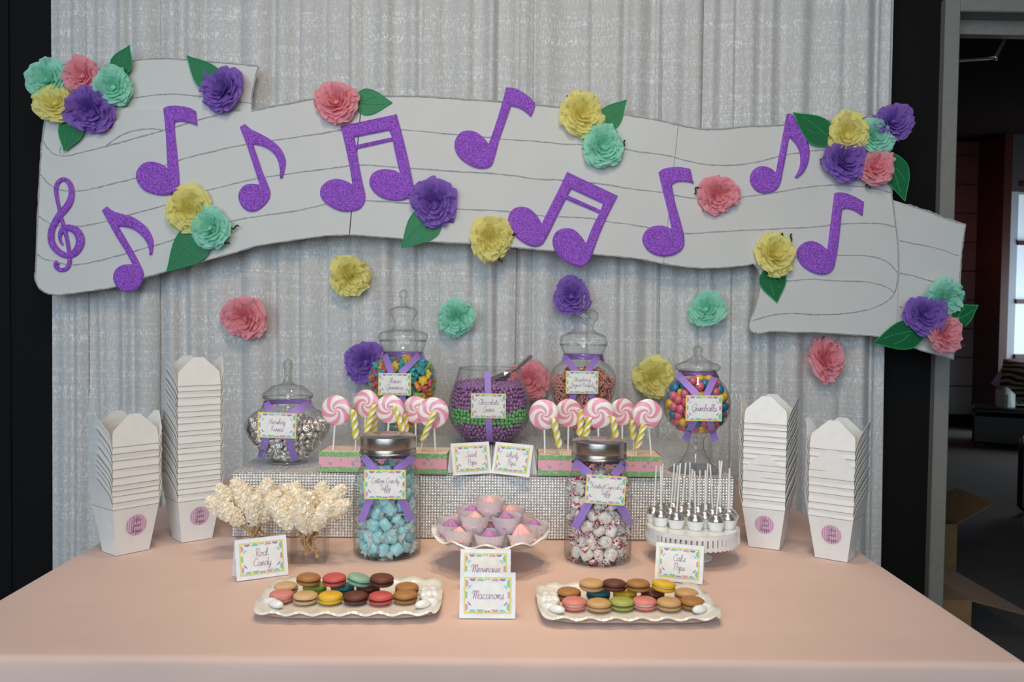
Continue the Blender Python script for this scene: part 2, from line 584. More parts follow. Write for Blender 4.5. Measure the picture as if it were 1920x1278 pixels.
# window wall of the lounge
M['pale_blue'] = mat('pale_blue_plaster', (0.42, 0.47, 0.52), 0.7)
M['day'] = mat('window_daylight', (0.60, 0.70, 0.80), 0.5, emit=0.42)
YP = YF - 0.5
x1, x2, x3 = P(1869, 600, YP).x, P(1884, 600, YP).x, P(1904, 600, YP).x
wz = P(1900, 672, YP).z
MB().box((x1, YP - 0.06, 0.002), (x2, YF, 3.398)).build('trim_2', M['red_wood'], kind='structure', smooth=0)
MB().box((x2, YP, 0.002), (7.199, YP + 0.06, wz)).build('wall_under_window', M['red_wood'], kind='structure', smooth=0)
MB().box((x2, YP, 2.75), (7.199, YP + 0.06, 3.398)).build('wall_over_window', M['lounge_wall'], kind='structure', smooth=0)
MB().box((x2, YP + 0.01, wz), (x3, YP + 0.05, 2.75)).build('wall_window_pier', M['pale_blue'], kind='structure', smooth=0)
wd = put('window_1', None, kind='structure', loc=(x3, YP, wz))
MB().box((0, 0.03, 0.03), (7.15 - x3, 0.04, 2.75 - wz - 0.03)).build('pane', M['day'], wd, smooth=0)
MB().box((0, -0.02, 0), (7.15 - x3, 0.05, 0.05)).build('window_sill', M['red_wood'], wd, smooth=0)
for py in (565, 455, 345, 235):
    z = P(1915, py, YP).z - wz
    MB().box((0, -0.01, z - 0.025), (7.15 - x3, 0.028, z + 0.025)).build('muntin', M['red_wood'], wd, smooth=0)
MB().box((0.42, -0.005, 0.05), (0.46, 0.028, 2.75 - wz - 0.03)).build('mullion', M['red_wood'], wd, smooth=0)
# sofa with cushions, ottoman
M['sofa'] = mat('pale_green_leather', (0.40, 0.47, 0.44), 0.4)
M['black_leather'] = mat('black_leather', (0.008, 0.008, 0.009), 0.35)
M['lilac'] = mat('lilac_cushion', (0.40, 0.38, 0.55), 0.8)
def zebra_mat():
    m = mat('zebra_cushion', (0.5, 0.4, 0.3), 0.8)
    nt = m.node_tree
    wv = nt.nodes.new('ShaderNodeTexWave')
    wv.bands_direction = 'Z'
    wv.inputs['Scale'].default_value = 5.5
    wv.inputs['Distortion'].default_value = 6
    wv.inputs['Detail'].default_value = 1
    tc = nt.nodes.new('ShaderNodeTexCoord')
    nt.links.new(tc.outputs['Object'], wv.inputs[0])
    cr = nt.nodes.new('ShaderNodeValToRGB')
    cr.color_ramp.elements[0].position, cr.color_ramp.elements[1].position = 0.45, 0.55
    cr.color_ramp.elements[0].color, cr.color_ramp.elements[1].color = (0.01, 0.01, 0.01, 1), (0.32, 0.24, 0.17, 1)
    nt.links.new(wv.outputs[1], cr.inputs[0])
    nt.links.new(cr.outputs[0], nt.nodes['Principled BSDF'].inputs['Base Color'])
    return m
M['zebra'] = zebra_mat()
RZL = R(-27.6)      # the lounge furniture stands at an angle
sp_ = P(1869, 740, 9.2)
so = E('sofa', 'pale green leather sofa under the far lounge window', 'sofa', (sp_.x, 9.2, 0), rot=(0, 0, RZL))
MB().bbox((0.02, 0, 0.06), (1.1, 0.62, 0.40), 0.03).build('seat', M['sofa'], so)
MB().bbox((0, -0.02, 0.06), (0.17, 0.64, 0.60), 0.07).build('armrest', M['sofa'], so)
MB().bbox((0.17, 0.45, 0.38), (1.1, 0.66, 0.80), 0.07).build('backrest', M['sofa'], so)
for a in ((0.05, 0.05), (1.0, 0.05), (0.05, 0.5), (1.0, 0.5)):
    MB().box((a[0], a[1], 0.002), (a[0] + 0.06, a[1] + 0.06, 0.07)).build('leg', M['black_leather'], so, smooth=0)
def cushion(name, label, c, w_, m, rot):
    mb = MB()
    mb.grid(17, 17, lambda u, v: ((u - .5) * w_, -0.09 * (max(0, (1 - abs(2 * u - 1) ** 3) * (1 - abs(2 * v - 1) ** 3))) ** .6, (v - .5) * w_))
    mb.grid(17, 17, lambda u, v: ((.5 - u) * w_, 0.05 * (max(0, (1 - abs(2 * u - 1) ** 3) * (1 - abs(2 * v - 1) ** 3))) ** .6, (v - .5) * w_))
    return mb.build(name, m, loc=c, rot=rot, label=label, cat='cushion')
cushion('cushion', 'lilac cushion leaning in the corner of the sofa', P(1893, 712, 9.45), 0.26, M['lilac'], (R(-12), R(30), RZL))
cushion('cushion', 'zebra striped cushion on the sofa', P(1919, 715, 9.28), 0.42, M['zebra'], (R(-14), R(6), RZL))
op = G(1822, 836, 0.0)
ot = E('ottoman', 'low black leather ottoman in front of the sofa', 'ottoman', (op.x, op.y, 0), rot=(0, 0, RZL))
MB().bbox((0, 0, 0.03), (0.9, 0.5, 0.33), 0.02).build('body', M['black_leather'], ot)
MB().bbox((-0.01, -0.01, 0.33), (0.91, 0.51, 0.40), 0.03).build('seat', M['black_leather'], ot)
for a in ((0.05, 0.05), (0.78, 0.05), (0.05, 0.38), (0.78, 0.38)):
    MB().box((a[0], a[1], 0.001), (a[0] + 0.06, a[1] + 0.06, 0.035)).build('leg', M['black_leather'], ot, smooth=0)
# black chair cut by the frame
bx0 = P(1906, 960, 5.6)
ch = E('lounge_chair', 'black lounge chair cut off by the picture edge beyond the door', 'chair', (bx0.x, 5.6, 0), rot=(0, 0, R(-30)))
MB().bbox((0.04, 0, 0.08), (0.7, 0.6, 0.36), 0.03).build('seat', M['black_leather'], ch)
MB().bbox((0, 0.02, 0.10), (0.10, 0.6, 0.52), 0.03).build('armrest', M['black_leather'], ch)
for a in ((0.04, 0.04), (0.6, 0.04), (0.04, 0.5), (0.6, 0.5)):
    MB().box((a[0], a[1], 0.001), (a[0] + 0.035, a[1] + 0.035, 0.09)).build('leg', M['chrome'], ch, smooth=0)
# cardboard boxes beyond the door
M['card'] = mat('brown_cardboard', (0.24, 0.14, 0.062), 0.85, var=(20, 0.08))
def carton(label, x0, y0, w_, d_, h, flaps, top=True):
    o = E('cardboard_box', label, 'box', (x0, y0, 0))
    t_ = 0.005
    mb = MB().box((0, 0, 0.002), (w_, t_, h)).box((0, d_ - t_, 0.002), (w_, d_, h)).box((0, t_, 0.002), (t_, d_ - t_, h)).box((w_ - t_, t_, 0.002), (w_, d_ - t_, h)).box((t_, t_, 0.002), (w_ - t_, d_ - t_, 0.008))
    if top:
        mb.box((0, 0, h), (w_, d_ / 2 - 0.001, h + t_)).box((0, d_ / 2 + 0.001, h), (w_, d_, h + t_))
    mb.build('carton_body', M['card'], o, smooth=0)
    for side, L, ang in flaps:
        fm = MB().box((0, 0, 0), ({'r': d_, 'l': d_}.get(side, w_), L, 0.004)).mesh('flap', M['card'], 0)
        if side == 'r':
            put('flap', fm, o, loc=(w_, d_, h), rot=Euler((ang, 0, R(-90))))
        elif side == 'b':
            put('flap', fm, o, loc=(0, d_, h), rot=Euler((ang, 0, 0)))
        elif side == 'f':
            put('flap', fm, o, loc=(w_, 0, h), rot=Euler((ang, 0, R(180))))
    return o
cz = 0.20
c1 = G(1822, 1127, cz)
carton('small brown cardboard box with its end flap open, beyond the door frame', c1.x - 0.42, c1.y, 0.42, G(1822, 1049, cz).y - c1.y, cz, [('r', 0.26, R(-14))])
c2 = P(1768, 990, 4.75)
carton('brown cardboard box with raised dark flaps, behind the door frame', c2.x - 0.36, 4.6, 0.36, 0.4, P(1760, 982, 4.6).z, [('b', 0.30, R(62)), ('r', 0.22, R(30))], top=False)

# ------------------------------------------------------------------ curtain panels
YC = 3.12
FOLDS = [[96, 128, 165, 205, 247, 300], [297, 340, 385, 450, 515, 562, 610, 658], [654, 680, 742, 790, 830, 888, 935, 970],
         [967, 1000, 1060, 1112, 1172, 1226, 1242, 1286, 1317], [1314, 1348, 1375, 1425, 1462, 1522, 1580, 1638], [1635, 1652, 1670]]
CL = ['white woven curtain panel at the outer edge behind the treble clef', 'white woven curtain panel behind the lower-left takeout stacks and pink flower',
      'white woven curtain panel behind the gummy jar', 'white woven curtain panel behind the pretzel jar and scoop', 'white woven curtain panel behind the gumball jar and takeout stacks',
      'narrow white curtain strip at the edge beside the door frame']
CL[1] = 'white woven curtain panel behind the tallest takeout stack and the foil candy jar'
rc = random.Random(3)
for pi, fl in enumerate(FOLDS):
    xs = [P(p, 300, YC).x for p in fl]
    amp = [min(0.052, 0.5 * (xs[i + 1] - xs[i])) * rc.uniform(0.4, 1.0) for i in range(len(fl) - 1)]
    ph = [rc.uniform(0, 6) for _ in fl[1:]]
    skew = [rc.choice((0.35, 0.5, 0.7)) for _ in fl[1:]]
    sharp = [rc.choice((2.0, 2.0, 1.6, 0.9)) for _ in fl[1:]]
    nper, nz = 12, 26
    rows = []
    vs = []
    for j in range(nz + 1):
        z = 0.012 + 2.75 * j / nz
        lowf = 1 - j / nz
        for k in range(len(amp)):
            for i in range(nper if k < len(amp) - 1 else nper + 1):
                t_ = i / nper
                sh = 0.010 * math.sin(z * 1.3 + ph[k] * .3) * (0.3 + lowf)
                if (k == 0 and i == 0) or (k == len(amp) - 1 and i == nper):
                    sh = 0
                x = xs[k] + (xs[k + 1] - xs[k]) * t_ + sh
                tt = t_ ** (math.log(0.5) / math.log(skew[k]))
                prof = max(0.0, math.sin(PI * tt)) ** sharp[k]
                y = YC - amp[k] * prof * (0.85 + 0.35 * lowf) + 0.004 * math.sin(x * 13 + z * 1.1 + ph[k]) + (0.012 if pi % 2 else 0)
                vs.append((x, y, z))
    nc = len(amp) * nper + 1
    fs = [(j * nc + i, j * nc + i + 1, (j + 1) * nc + i + 1, (j + 1) * nc + i) for j in range(nz) for i in range(nc - 1)]
    mb = MB()
    mb.add(vs, fs)
    lo = ((xs[0] + xs[-1]) / 2, YC, 0.012)
    mb.build('curtain', M['curtain'], world=True, smooth=180, loc=lo, label=CL[pi], cat='curtain', group='white drape panels of the backdrop')

# ------------------------------------------------------------------ music banner
YB = 3.02      # back plane of the front boards; they face -y
BT = 0.010
def L2(pts, Y, n=5):
    out = []
    for p in crom([Vector(q) for q in pts], n, False, 60):
        q = P(p.x, p.y, Y)
        out.append(Vector((q.x, q.z)))
    return out
TOP = [(472, 207), (520, 198), (590, 185), (640, 180), (678, 178), (735, 180), (800, 181), (870, 186), (960, 192), (1003, 196), (1100, 206), (1180, 216), (1240, 226), (1272, 234), (1310, 241), (1340, 242), (1400, 237), (1470, 234), (1540, 228), (1610, 221), (1650, 219), (1664, 230), (1668, 300), (1672, 361), (1675, 376)]
BOT = [(66, 522), (72, 538), (85, 548), (105, 552), (130, 550), (170, 545), (215, 537), (270, 520), (310, 509), (330, 503), (400, 484), (440, 473), (480, 461), (545, 451), (600, 443), (655, 440), (700, 443), (750, 447), (800, 452), (870, 456), (940, 461), (1000, 467), (1070, 472), (1130, 478), (1190, 484), (1245, 494), (1310, 502), (1340, 502), (1400, 497), (1414, 495), (1424, 510), (1424, 540), (1420, 560), (1412, 585), (1406, 600), (1404, 612), (1408, 620), (1418, 624), (1430, 624), (1442, 621), (1480, 622), (1530, 623), (1600, 627), (1640, 630), (1662, 635), (1676, 638)]
LEFT = [(84, 222), (78, 270), (74, 330), (70, 420), (67, 500)]
ban = E('music_staff_banner', 'white wavy foam board banner with silver glitter music staff lines', 'banner', P(870, 320, YB))
def bpart(name, px, Y, T_=BT):
    lp = [Vector((P(x, y, Y - T_).x, P(x, y, Y - T_).z)) for x, y in px]
    return slab(MB(), [lp], Y, T_).build(name, M['foam_white'], ban, True, smooth=30)
def sm(pts, n=4):
    return [(p.x, p.y) for p in crom([Vector(q) for q in pts], n, False, 60)]
def cut(line, a, b):
    return [p for p in sm(line) if a <= p[0] <= b]
top_l = [(84, 222), (120, 200), (200, 200), (300, 205), (400, 208)] + TOP
g = 1.0
s1t, s1b, s2t, s2b = 679, 655, 1272, 1244
bt = sm(BOT)
li = max(i for i, p in enumerate(bt) if p[0] <= s1b and p[1] < 560 and i < len(bt) * 0.45)
mi_ = max(i for i, p in enumerate(bt) if p[0] <= s2b and i < len(bt) * 0.62)
bpart('board', cut(top_l, 84, s1t - g) + [(s1t - g, 178), (s1b - g, 440)] + bt[:li][::-1] + sm(LEFT)[::-1], YB)
bpart('board', [(s1t + g, 178)] + cut(TOP, s1t + g, s2t - g * .4) + [(s2t - g * .4, 234), (s2b - g * .4, 494)] + bt[li + 1:mi_][::-1] + [(s1b + g, 440)], YB)
bpart('board', [(s2t + g * .4, 234)] + cut(TOP, s2t + g * .4, 1664) + [(1668, 300), (1672, 361), (1675, 376), (1680, 427), (1684, 480), (1684, 520), (1682, 580), (1678, 636)] + [p for p in bt[mi_ + 1:] if p[0] < 1677][::-1] + [(s2b + g * .4, 494)], YB)
SCR = [(84, 222), (100, 190), (140, 155), (190, 130), (240, 115), (300, 110), (350, 112), (420, 118), (484, 124), (480, 140), (475, 165), (472, 180), (472, 215)]
bpart('scroll_board', sm(SCR) + [(400, 240), (150, 240)], YB + 0.012, 0.010)
TAIL = [(1665, 372), (1700, 383), (1740, 396), (1770, 408), (1810, 421), (1803, 470), (1799, 530), (1796, 600), (1790, 650), (1787, 673), (1740, 660), (1700, 648), (1665, 638)]
bpart('tail_board', TAIL, YB + 0.012, 0.010)
rg = random.Random(5)
def cord(name, px, Y, r=0.0024, n=7):
    pts = []
    for p in crom([Vector(q) for q in px], n, False, 70):
        pts.append(P(p.x + rg.uniform(-.4, .4), p.y + rg.uniform(-.5, .5), Y))
    rad = [r * rg.uniform(0.55, 1.25) for _ in pts]
    return MB().tube(pts, rad, 6).build(name, M['silver_glitter'], ban, True, smooth=0)
YS = YB - BT - 0.0008
ST = [[(79, 260), (86, 273), (97, 285), (111, 291), (126, 292), (150, 286), (191, 276), (229, 266), (267, 255), (300, 246), (325, 239), (370, 225), (413, 214), (450, 206)],
      [(200, 272), (225, 255), (250, 245), (285, 241), (305, 243)], [(115, 288), (112, 282), (114, 276)],
      [(77, 328), (90, 343), (104, 352), (120, 357), (150, 357), (180, 352), (215, 343), (253, 334), (333, 301), (380, 288), (458, 271), (513, 263), (560, 256), (590, 252), (638, 244), (690, 240), (752, 243), (853, 252), (916, 257), (941, 260), (1009, 265), (1060, 270), (1091, 271), (1172, 279), (1190, 283), (1256, 292), (1291, 302), (1339, 309), (1376, 309), (1416, 304), (1464, 292), (1530, 282), (1590, 281)],
      [(72, 404), (93, 418), (113, 423), (146, 424), (197, 415), (242, 403), (315, 382), (375, 360), (415, 350), (478, 335), (560, 323), (590, 319), (645, 312), (673, 309), (743, 313), (868, 322), (947, 327), (1015, 336), (1051, 337), (1116, 343), (1180, 353), (1243, 361), (1296, 371), (1340, 374), (1384, 370), (1445, 362), (1490, 354), (1527, 349), (1565, 347), (1615, 350), (1652, 356), (1671, 361)],
      [(70, 476), (83, 485), (101, 489), (119, 494), (142, 496), (177, 490), (232, 476), (275, 464), (325, 449), (380, 430), (435, 414), (470, 407), (560, 394), (610, 383), (684, 376), (770, 382), (857, 391), (939, 395), (1015, 404), (1046, 406), (1110, 409), (1139, 415), (1180, 420), (1214, 426), (1283, 437), (1339, 434), (1429, 430), (1483, 427), (1530, 425), (1558, 421), (1628, 418), (1653, 419), (1678, 425)],
      [(1490, 482), (1530, 479), (1574, 478), (1621, 479), (1645, 483), (1664, 491), (1677, 504), (1681, 510)],
      [(1440, 528), (1470, 527), (1518, 523), (1571, 526), (1624, 528), (1653, 534), (1669, 542), (1676, 548)],
      [(1672, 361), (1675, 390), (1680, 427), (1683, 462), (1684, 510), (1681, 536), (1676, 550), (1664, 563), (1640, 576), (1603, 585), (1560, 589), (1523, 589), (1483, 587), (1443, 591), (1411, 601)]]
for s_ in ST:
    cord('staff_line', s_, YS)
for s_ in ([(243, 184), (290, 178), (330, 176), (370, 180), (400, 184), (430, 188), (470, 193)], [(1687, 451), (1723, 458), (1762, 467), (1797, 479)], [(1687, 511), (1717, 518), (1757, 530), (1797, 543)], [(1685, 574), (1710, 581)]):
    cord('staff_line', s_, YB + 0.0012)
cord('glitter_edging', top_l[5:-1], YS - 0.001, 0.003)
cord('glitter_edging', LEFT + BOT, YS - 0.001, 0.0026)
cord('glitter_edging', SCR, YB + 0.001, 0.0026)
cord('glitter_edging', TAIL[1:], YB + 0.001, 0.0032)

# ------------------------------------------------------------------ music notes
YN = YB - BT - 0.0006
NT = 0.013
def note(name, label, org, sc, loops):
    lps = [pxloop(lp, YN - NT, org, sc, 5, 42 if i == 0 else 20) for i, lp in enumerate(loops)]
    o = lps[0]
    c = Vector((sum(p.x for p in o) / len(o), YN, min(p.y for p in o)))
    mb = slab(MB(), lps, YN, NT, 0.0055)
    return mb.build(name, M['purple_foil'], world=True, smooth=60, loc=c, label=label, cat='music note', group='purple foil music notes')
C2, C3, C4, C5, C6, C8 = ((60, 310), 0.1956), ((240, 180), 0.2504), ((590, 150), 0.2191), ((840, 150), 0.2817), ((1190, 200), 0.266), ((1390, 350), 0.266)
note('music_note', 'purple quaver with square flag above the yellow and mint flower pair', *C3, [[(258, 95), (270, 80), (330, 68), (400, 72), (470, 90), (502, 110), (512, 218), (480, 205), (430, 192), (380, 186), (345, 192), (342, 210), (360, 430), (376, 640), (372, 690), (340, 725), (260, 742), (180, 730), (110, 700), (65, 640), (53, 600), (60, 560), (90, 515), (130, 492), (190, 490), (240, 505), (290, 540), (278, 300), (265, 150)]])
note('music_note', 'purple quaver with curved flag beside the wide beamed note pair', *C3, [[(832, 228), (870, 204), (910, 240), (1000, 285), (1100, 350), (1150, 410), (1175, 480), (1170, 540), (1152, 612), (1134, 612), (1132, 540), (1110, 460), (1070, 410), (1010, 375), (960, 362), (930, 360), (965, 455), (1000, 560), (1045, 670), (1060, 720), (1050, 770), (1010, 820), (960, 855), (910, 862), (870, 845), (835, 800), (822, 750), (830, 710), (860, 670), (900, 655), (980, 660), (930, 500), (880, 350)]])
note('music_note', 'purple quaver with curved flag hanging over the bottom edge by the clef', *C2, [[(662, 428), (705, 390), (760, 430), (850, 460), (950, 490), (1030, 540), (1095, 600), (1135, 670), (1153, 750), (1140, 855), (1120, 858), (1110, 780), (1075, 710), (1020, 650), (950, 605), (880, 588), (815, 582), (880, 690), (950, 810), (1020, 940), (1055, 1020), (1058, 1070), (1030, 1140), (970, 1200), (900, 1215), (840, 1195), (790, 1140), (770, 1080), (785, 1010), (830, 965), (880, 948), (955, 945), (900, 840), (800, 680), (715, 525)]])
note('beamed_notes', 'purple beamed note pair with cracked foil under the pink flower', *C4, [[(218, 390), (700, 288), (735, 420), (790, 640), (835, 850), (848, 920), (835, 970), (780, 1015), (700, 1030), (600, 1015), (520, 970), (475, 910), (465, 860), (490, 800), (550, 765), (620, 760), (680, 770), (730, 795), (700, 680), (665, 515), (355, 585), (375, 720), (405, 870), (430, 1000), (420, 1050), (380, 1100), (300, 1122), (220, 1118), (130, 1080), (70, 1030), (42, 970), (55, 910), (110, 860), (180, 842), (250, 855), (320, 890), (300, 760), (250, 520)], [(335, 485), (635, 425), (660, 485), (350, 552)]])
note('music_note', 'purple quaver tilted across the top edge of the banner', *C5, [[(388, 45), (440, 50), (510, 85), (582, 148), (575, 190), (552, 240), (530, 220), (480, 185), (420, 168), (385, 270), (340, 400), (305, 530), (290, 565), (250, 585), (190, 582), (120, 550), (65, 500), (42, 440), (50, 390), (85, 345), (140, 332), (190, 345), (235, 380), (270, 422), (310, 310), (360, 150)]])
note('beamed_notes', 'purple beamed note pair tilted over the bottom edge beside a yellow flower', *C5, [[(793, 608), (1132, 768), (1060, 910), (1000, 1050), (960, 1160), (930, 1220), (880, 1242), (820, 1225), (750, 1180), (705, 1115), (697, 1060), (720, 1010), (770, 985), (830, 990), (880, 1030), (920, 1085), (970, 960), (1010, 885), (785, 790), (720, 920), (650, 1060), (630, 1090), (580, 1108), (520, 1090), (450, 1040), (405, 970), (400, 920), (425, 865), (470, 842), (530, 848), (580, 885), (625, 952), (690, 820), (750, 700)], [(822, 722), (1035, 820), (1018, 862), (798, 765)]])
note('music_note', 'purple quaver with square flag beside the lone pink flower', *C6, [[(172, 460), (195, 440), (250, 425), (320, 422), (395, 435), (418, 540), (390, 530), (330, 525), (290, 532), (265, 548), (290, 680), (330, 820), (352, 920), (350, 980), (320, 1020), (260, 1048), (190, 1052), (120, 1030), (75, 985), (57, 930), (75, 880), (120, 845), (180, 835), (230, 845), (265, 860), (240, 740), (200, 580)]])
note('music_note', 'purple quaver with curved flag touching the leaf of the five flower cluster', *C6, [[(1078, 50), (1098, 45), (1120, 55), (1150, 110), (1200, 190), (1230, 260), (1238, 330), (1225, 400), (1195, 460), (1148, 502), (1135, 492), (1160, 450), (1175, 390), (1170, 320), (1145, 265), (1095, 208), (1075, 320), (1050, 450), (1030, 540), (1000, 585), (940, 607), (880, 600), (835, 560), (818, 510), (830, 460), (865, 425), (910, 415), (960, 430), (1002, 462), (1030, 310), (1060, 150)]])
note('music_note', 'purple quaver with square flag on the folded lower end of the banner', *C8, [[(665, 42), (690, 37), (750, 45), (820, 75), (870, 105), (860, 203), (800, 165), (745, 152), (715, 160), (690, 400), (670, 520), (655, 575), (620, 610), (560, 618), (490, 595), (430, 550), (400, 495), (400, 450), (430, 405), (490, 380), (550, 395), (615, 445), (650, 160)]])
clef = [(295, 765, 9), (270, 715, 13), (268, 670, 18), (290, 620, 26), (330, 598, 30), (380, 603, 34), (430, 635, 38), (460, 690, 40), (462, 745, 40), (440, 800, 37), (400, 845, 32), (350, 864, 28), (290, 850, 29), (230, 805, 30), (192, 745, 31), (182, 680, 31), (192, 610, 30), (225, 540, 31), (270, 470, 33), (320, 415, 33), (362, 350, 32), (380, 270, 27), (368, 190, 24), (335, 145, 22), (295, 133, 20), (257, 155, 20), (231, 210, 20), (236, 290, 18), (257, 400, 16), (282, 510, 18), (312, 610, 18), (345, 760, 18), (358, 860, 18), (358, 935, 20), (335, 983, 20), (285, 1002, 20), (243, 985, 21), (228, 948, 22), (250, 928, 27)]
k = 0.1956
cp = crom([Vector((60 + x * k, 310 + y * k, r * k)) for x, y, r in clef], 5, False, 90)
base = P(130, 510, YN)
mb = MB().tube([P(p.x, p.y, YN - 0.004) for p in cp], [p.z * YN / FPX for p in cp], 12, fdir=(0, -1, 0), flat=1.0)
mb.v = [(x, YN - 0.004 + (y - YN + 0.004) * (0.95 if y < YN - 0.004 else 0.3), z) for x, y, z in mb.v]
mb.build('treble_clef', M['purple_foil'], world=True, smooth=180, loc=base, label='purple foil treble clef at the start of the banner', cat='music note', group='purple foil music notes')

# ------------------------------------------------------------------ tissue flowers
def flower_layers(seed):
    """crumpled discs of tissue, cupped one inside the other"""
    r_ = random.Random(seed)
    out = []
    lf = [(2, r_.uniform(0, 6.28)), (3, r_.uniform(0, 6.28))]
    for (rad, h) in ((0.24, 0.66), (0.42, 0.70), (0.58, 0.64), (0.72, 0.54), (0.84, 0.42), (0.94, 0.27), (1.0, 0.10)):
        W = [(n, r_.uniform(0, 6.28), r_.uniform(.4, 1)) for n in (3, 4, 5, 7, 9)]
        U = [(n, r_.uniform(0, 6.28), r_.uniform(.4, 1)) for n in (4, 5, 6, 8, 11)]
        Q = [(n, r_.uniform(0, 6.28), r_.uniform(.3, 1)) for n in (5, 9, 14, 19)]
        def fn(u, v, rad=rad, h=h, W=W, U=U, Q=Q):
            a = u * 2 * PI
            sw = sum(k * math.sin(n * a + p) for n, p, k in W) / 2.4
            su = sum(k * math.sin(n * a + p) for n, p, k in U) / 2.4
            sq_ = sum(k * math.sin(n * a + p) for n, p, k in Q) / 2.0
            tw = 0.42 * su * v / (0.8 + 1.2 * rad)
            rr = rad * v ** 0.8 * (1 + .05 * v * sum(math.sin(n * a + p) for n, p in lf)) + 0.06 * v * v * sq_ * rad
            zz = h * v ** 1.1 + v ** 1.5 * (0.20 * sw + 0.06 * sq_)
            zz -= 0.30 * max(0, v - 0.72) * rad
            return (rr * math.cos(a + tw), -0.02 - zz, rr * math.sin(a + tw))
        out.append((fn,))
    return out
FL = {}
for c in FC:
    FL[c] = []
    for v in range(3):
        ms = []
        for (fn,) in flower_layers(sum(map(ord, c)) * 10 + v):
            ms.append(MB().grid(96, 9, fn, cu=True).mesh('petal', M['tissue_' + c], 180))
        FL[c].append(ms)
leafcache = {}
def leaf_on(fl_o, base, tip, wpx, Y):
    b, t_ = Vector(base), Vector(tip)
    d = t_ - b
    n = Vector((-d.y, d.x)).normalized()
    # broad leaf running to a point, one flank fuller
    prof = [(0, 0.10), (0.12, 0.34), (0.3, 0.5), (0.5, 0.46), (0.7, 0.30), (0.88, 0.11), (1, 0)]
    up_ = [b + d * s + n * (q * wpx) for s, q in prof]
    dn = [b + d * s - n * (q * wpx) for s, q in prof[:-1]][::-1]
    lp2 = crom(up_ + dn, 4, True, 55)
    lp = [Vector((P(p.x, p.y, Y).x, P(p.x, p.y, Y).z)) for p in lp2]
    lf = slab(MB(), [lp], Y, 0.004).build('leaf', M['leaf'], fl_o, True, smooth=30)
    pts = [P(p.x, p.y, Y - 0.0045) for p in lp2]
    MB().tube(pts + [pts[0]], 0.0016, 5).build('leaf_edging', M['leaf_glitter'], lf, True, smooth=0)
    v1 = [b + d * s + n * (0.10 * wpx * math.sin(s * 3)) for s in (0.15, 0.35, 0.6, 0.8)]
    v2 = [b + d * 0.3 - n * 0.02 * wpx, b + d * 0.45 - n * 0.16 * wpx, b + d * 0.62 - n * 0.22 * wpx]
    for v_ in (v1, v2):
        MB().tube([P(p.x, p.y, Y - 0.0048) for p in v_], 0.0014, 5).build('vein', M['leaf_glitter'], lf, True, smooth=0)
def tendril(fl_o, px, Y, k=1):
    path = []
    x0, y0, a0, L_ = px
    for i in range(10):
        s_ = i / 9
        q = Vector((x0, y0)) + Vector((math.cos(a0), math.sin(a0))) * L_ * s_ + Vector((-math.sin(a0), math.cos(a0))) * (4.0 * math.sin(s_ * 5.5) * k)
        path.append(P(q.x, q.y, Y - 0.012 * s_ - 0.004))
    MB().tube(path, 0.0028, 6).build('tendril', M['tendril'], fl_o, True, smooth=180)
FI = 0
rf = random.Random(11)
def flower(col, px, py, rpx, label, on='board', leaves=(), tend=(), sq=1.0, tilt=None, dy=0):
    global FI
    Y = (YB - BT - 0.003 if on == 'board' else YC - 0.050) - dy
    c = P(px, py, Y)
    o = E('tissue_flower', label, 'flower', c, group='tissue paper flowers on the ' + ('banner' if on == 'board' else 'curtain'))
    r_ = rpx * Y / FPX
    tl = tilt or (rf.uniform(-.25, .25), rf.uniform(-.25, .25))
    rot = Euler((tl[0], rf.uniform(0, 6.28), tl[1]))
    # spin about the facing axis first, then tilt
    rq = Euler((tl[0], 0, tl[1])).to_quaternion() @ Quaternion((0, 1, 0), rf.uniform(0, 6.28))
    ms = FL[col][FI % 3]
    FI += 1
    for i, me in enumerate(ms):
        put('petal', me, o, rot=rq, scale=(r_ * 1.04, r_ * 0.95, r_ * 1.04 * sq), loc=(0, -0.002 * i, 0))
    for lf in leaves:
        leaf_on(o, lf[0], lf[1], lf[2], Y + 0.0015)
    for t_ in tend:
        tendril(o, t_, Y)
    return o
flower('mint', 92, 151, 38, 'mint tissue flower overhanging the outer corner of the banner')
flower('pink', 158, 144, 34, 'pink tissue flower between two mint ones', tend=[(122, 138, 1.8, 9)], dy=.006)
flower('mint', 214, 164, 35, 'mint tissue flower under an upright leaf in the five flower cluster', leaves=[((218, 140), (243, 85), 40)], dy=.008)
flower('yellow', 106, 197, 36, 'yellow tissue flower under the corner mint flower', dy=.010)
flower('purple', 172, 208, 42, 'purple tissue flower at the foot of the corner cluster', leaves=[((140, 222), (120, 283), 46)], dy=.012)
flower('purple', 421, 170, 41, 'purple tissue flower with one leaf on the curled scroll end', leaves=[((412, 168), (350, 104), 48)])
flower('pink', 633, 194, 40, 'pink tissue flower with one leaf at the top edge', leaves=[((662, 190), (735, 192), 48)], tend=[(596, 186, 3.1, 5)])
flower('yellow', 1090, 217, 42, 'yellow tissue flower above a mint one at the top edge', leaves=[((1125, 240), (1175, 187), 42)], tend=[(1072, 183, -2.4, 9), (1058, 202, 2.6, 10)])
flower('mint', 1129, 275, 39, 'mint tissue flower below the yellow one at the top edge', tend=[(1165, 272, -0.6, 11)], dy=.008)
flower('yellow', 359, 394, 43, 'yellow tissue flower of the pair beside a big leaf', tend=[(330, 366, -2.3, 9), (322, 383, -2.8, 8)])
flower('mint', 398, 428, 38, 'mint tissue flower of the pair above a big leaf', leaves=[((388, 430), (312, 509), 66)], tend=[(433, 425, 0.1, 14), (420, 450, 0.9, 11)], dy=.008)
flower('purple', 815, 380, 44, 'purple tissue flower beside the cracked foil note pair', leaves=[((822, 395), (752, 465), 60)], tend=[(785, 360, 2.6, 8)])
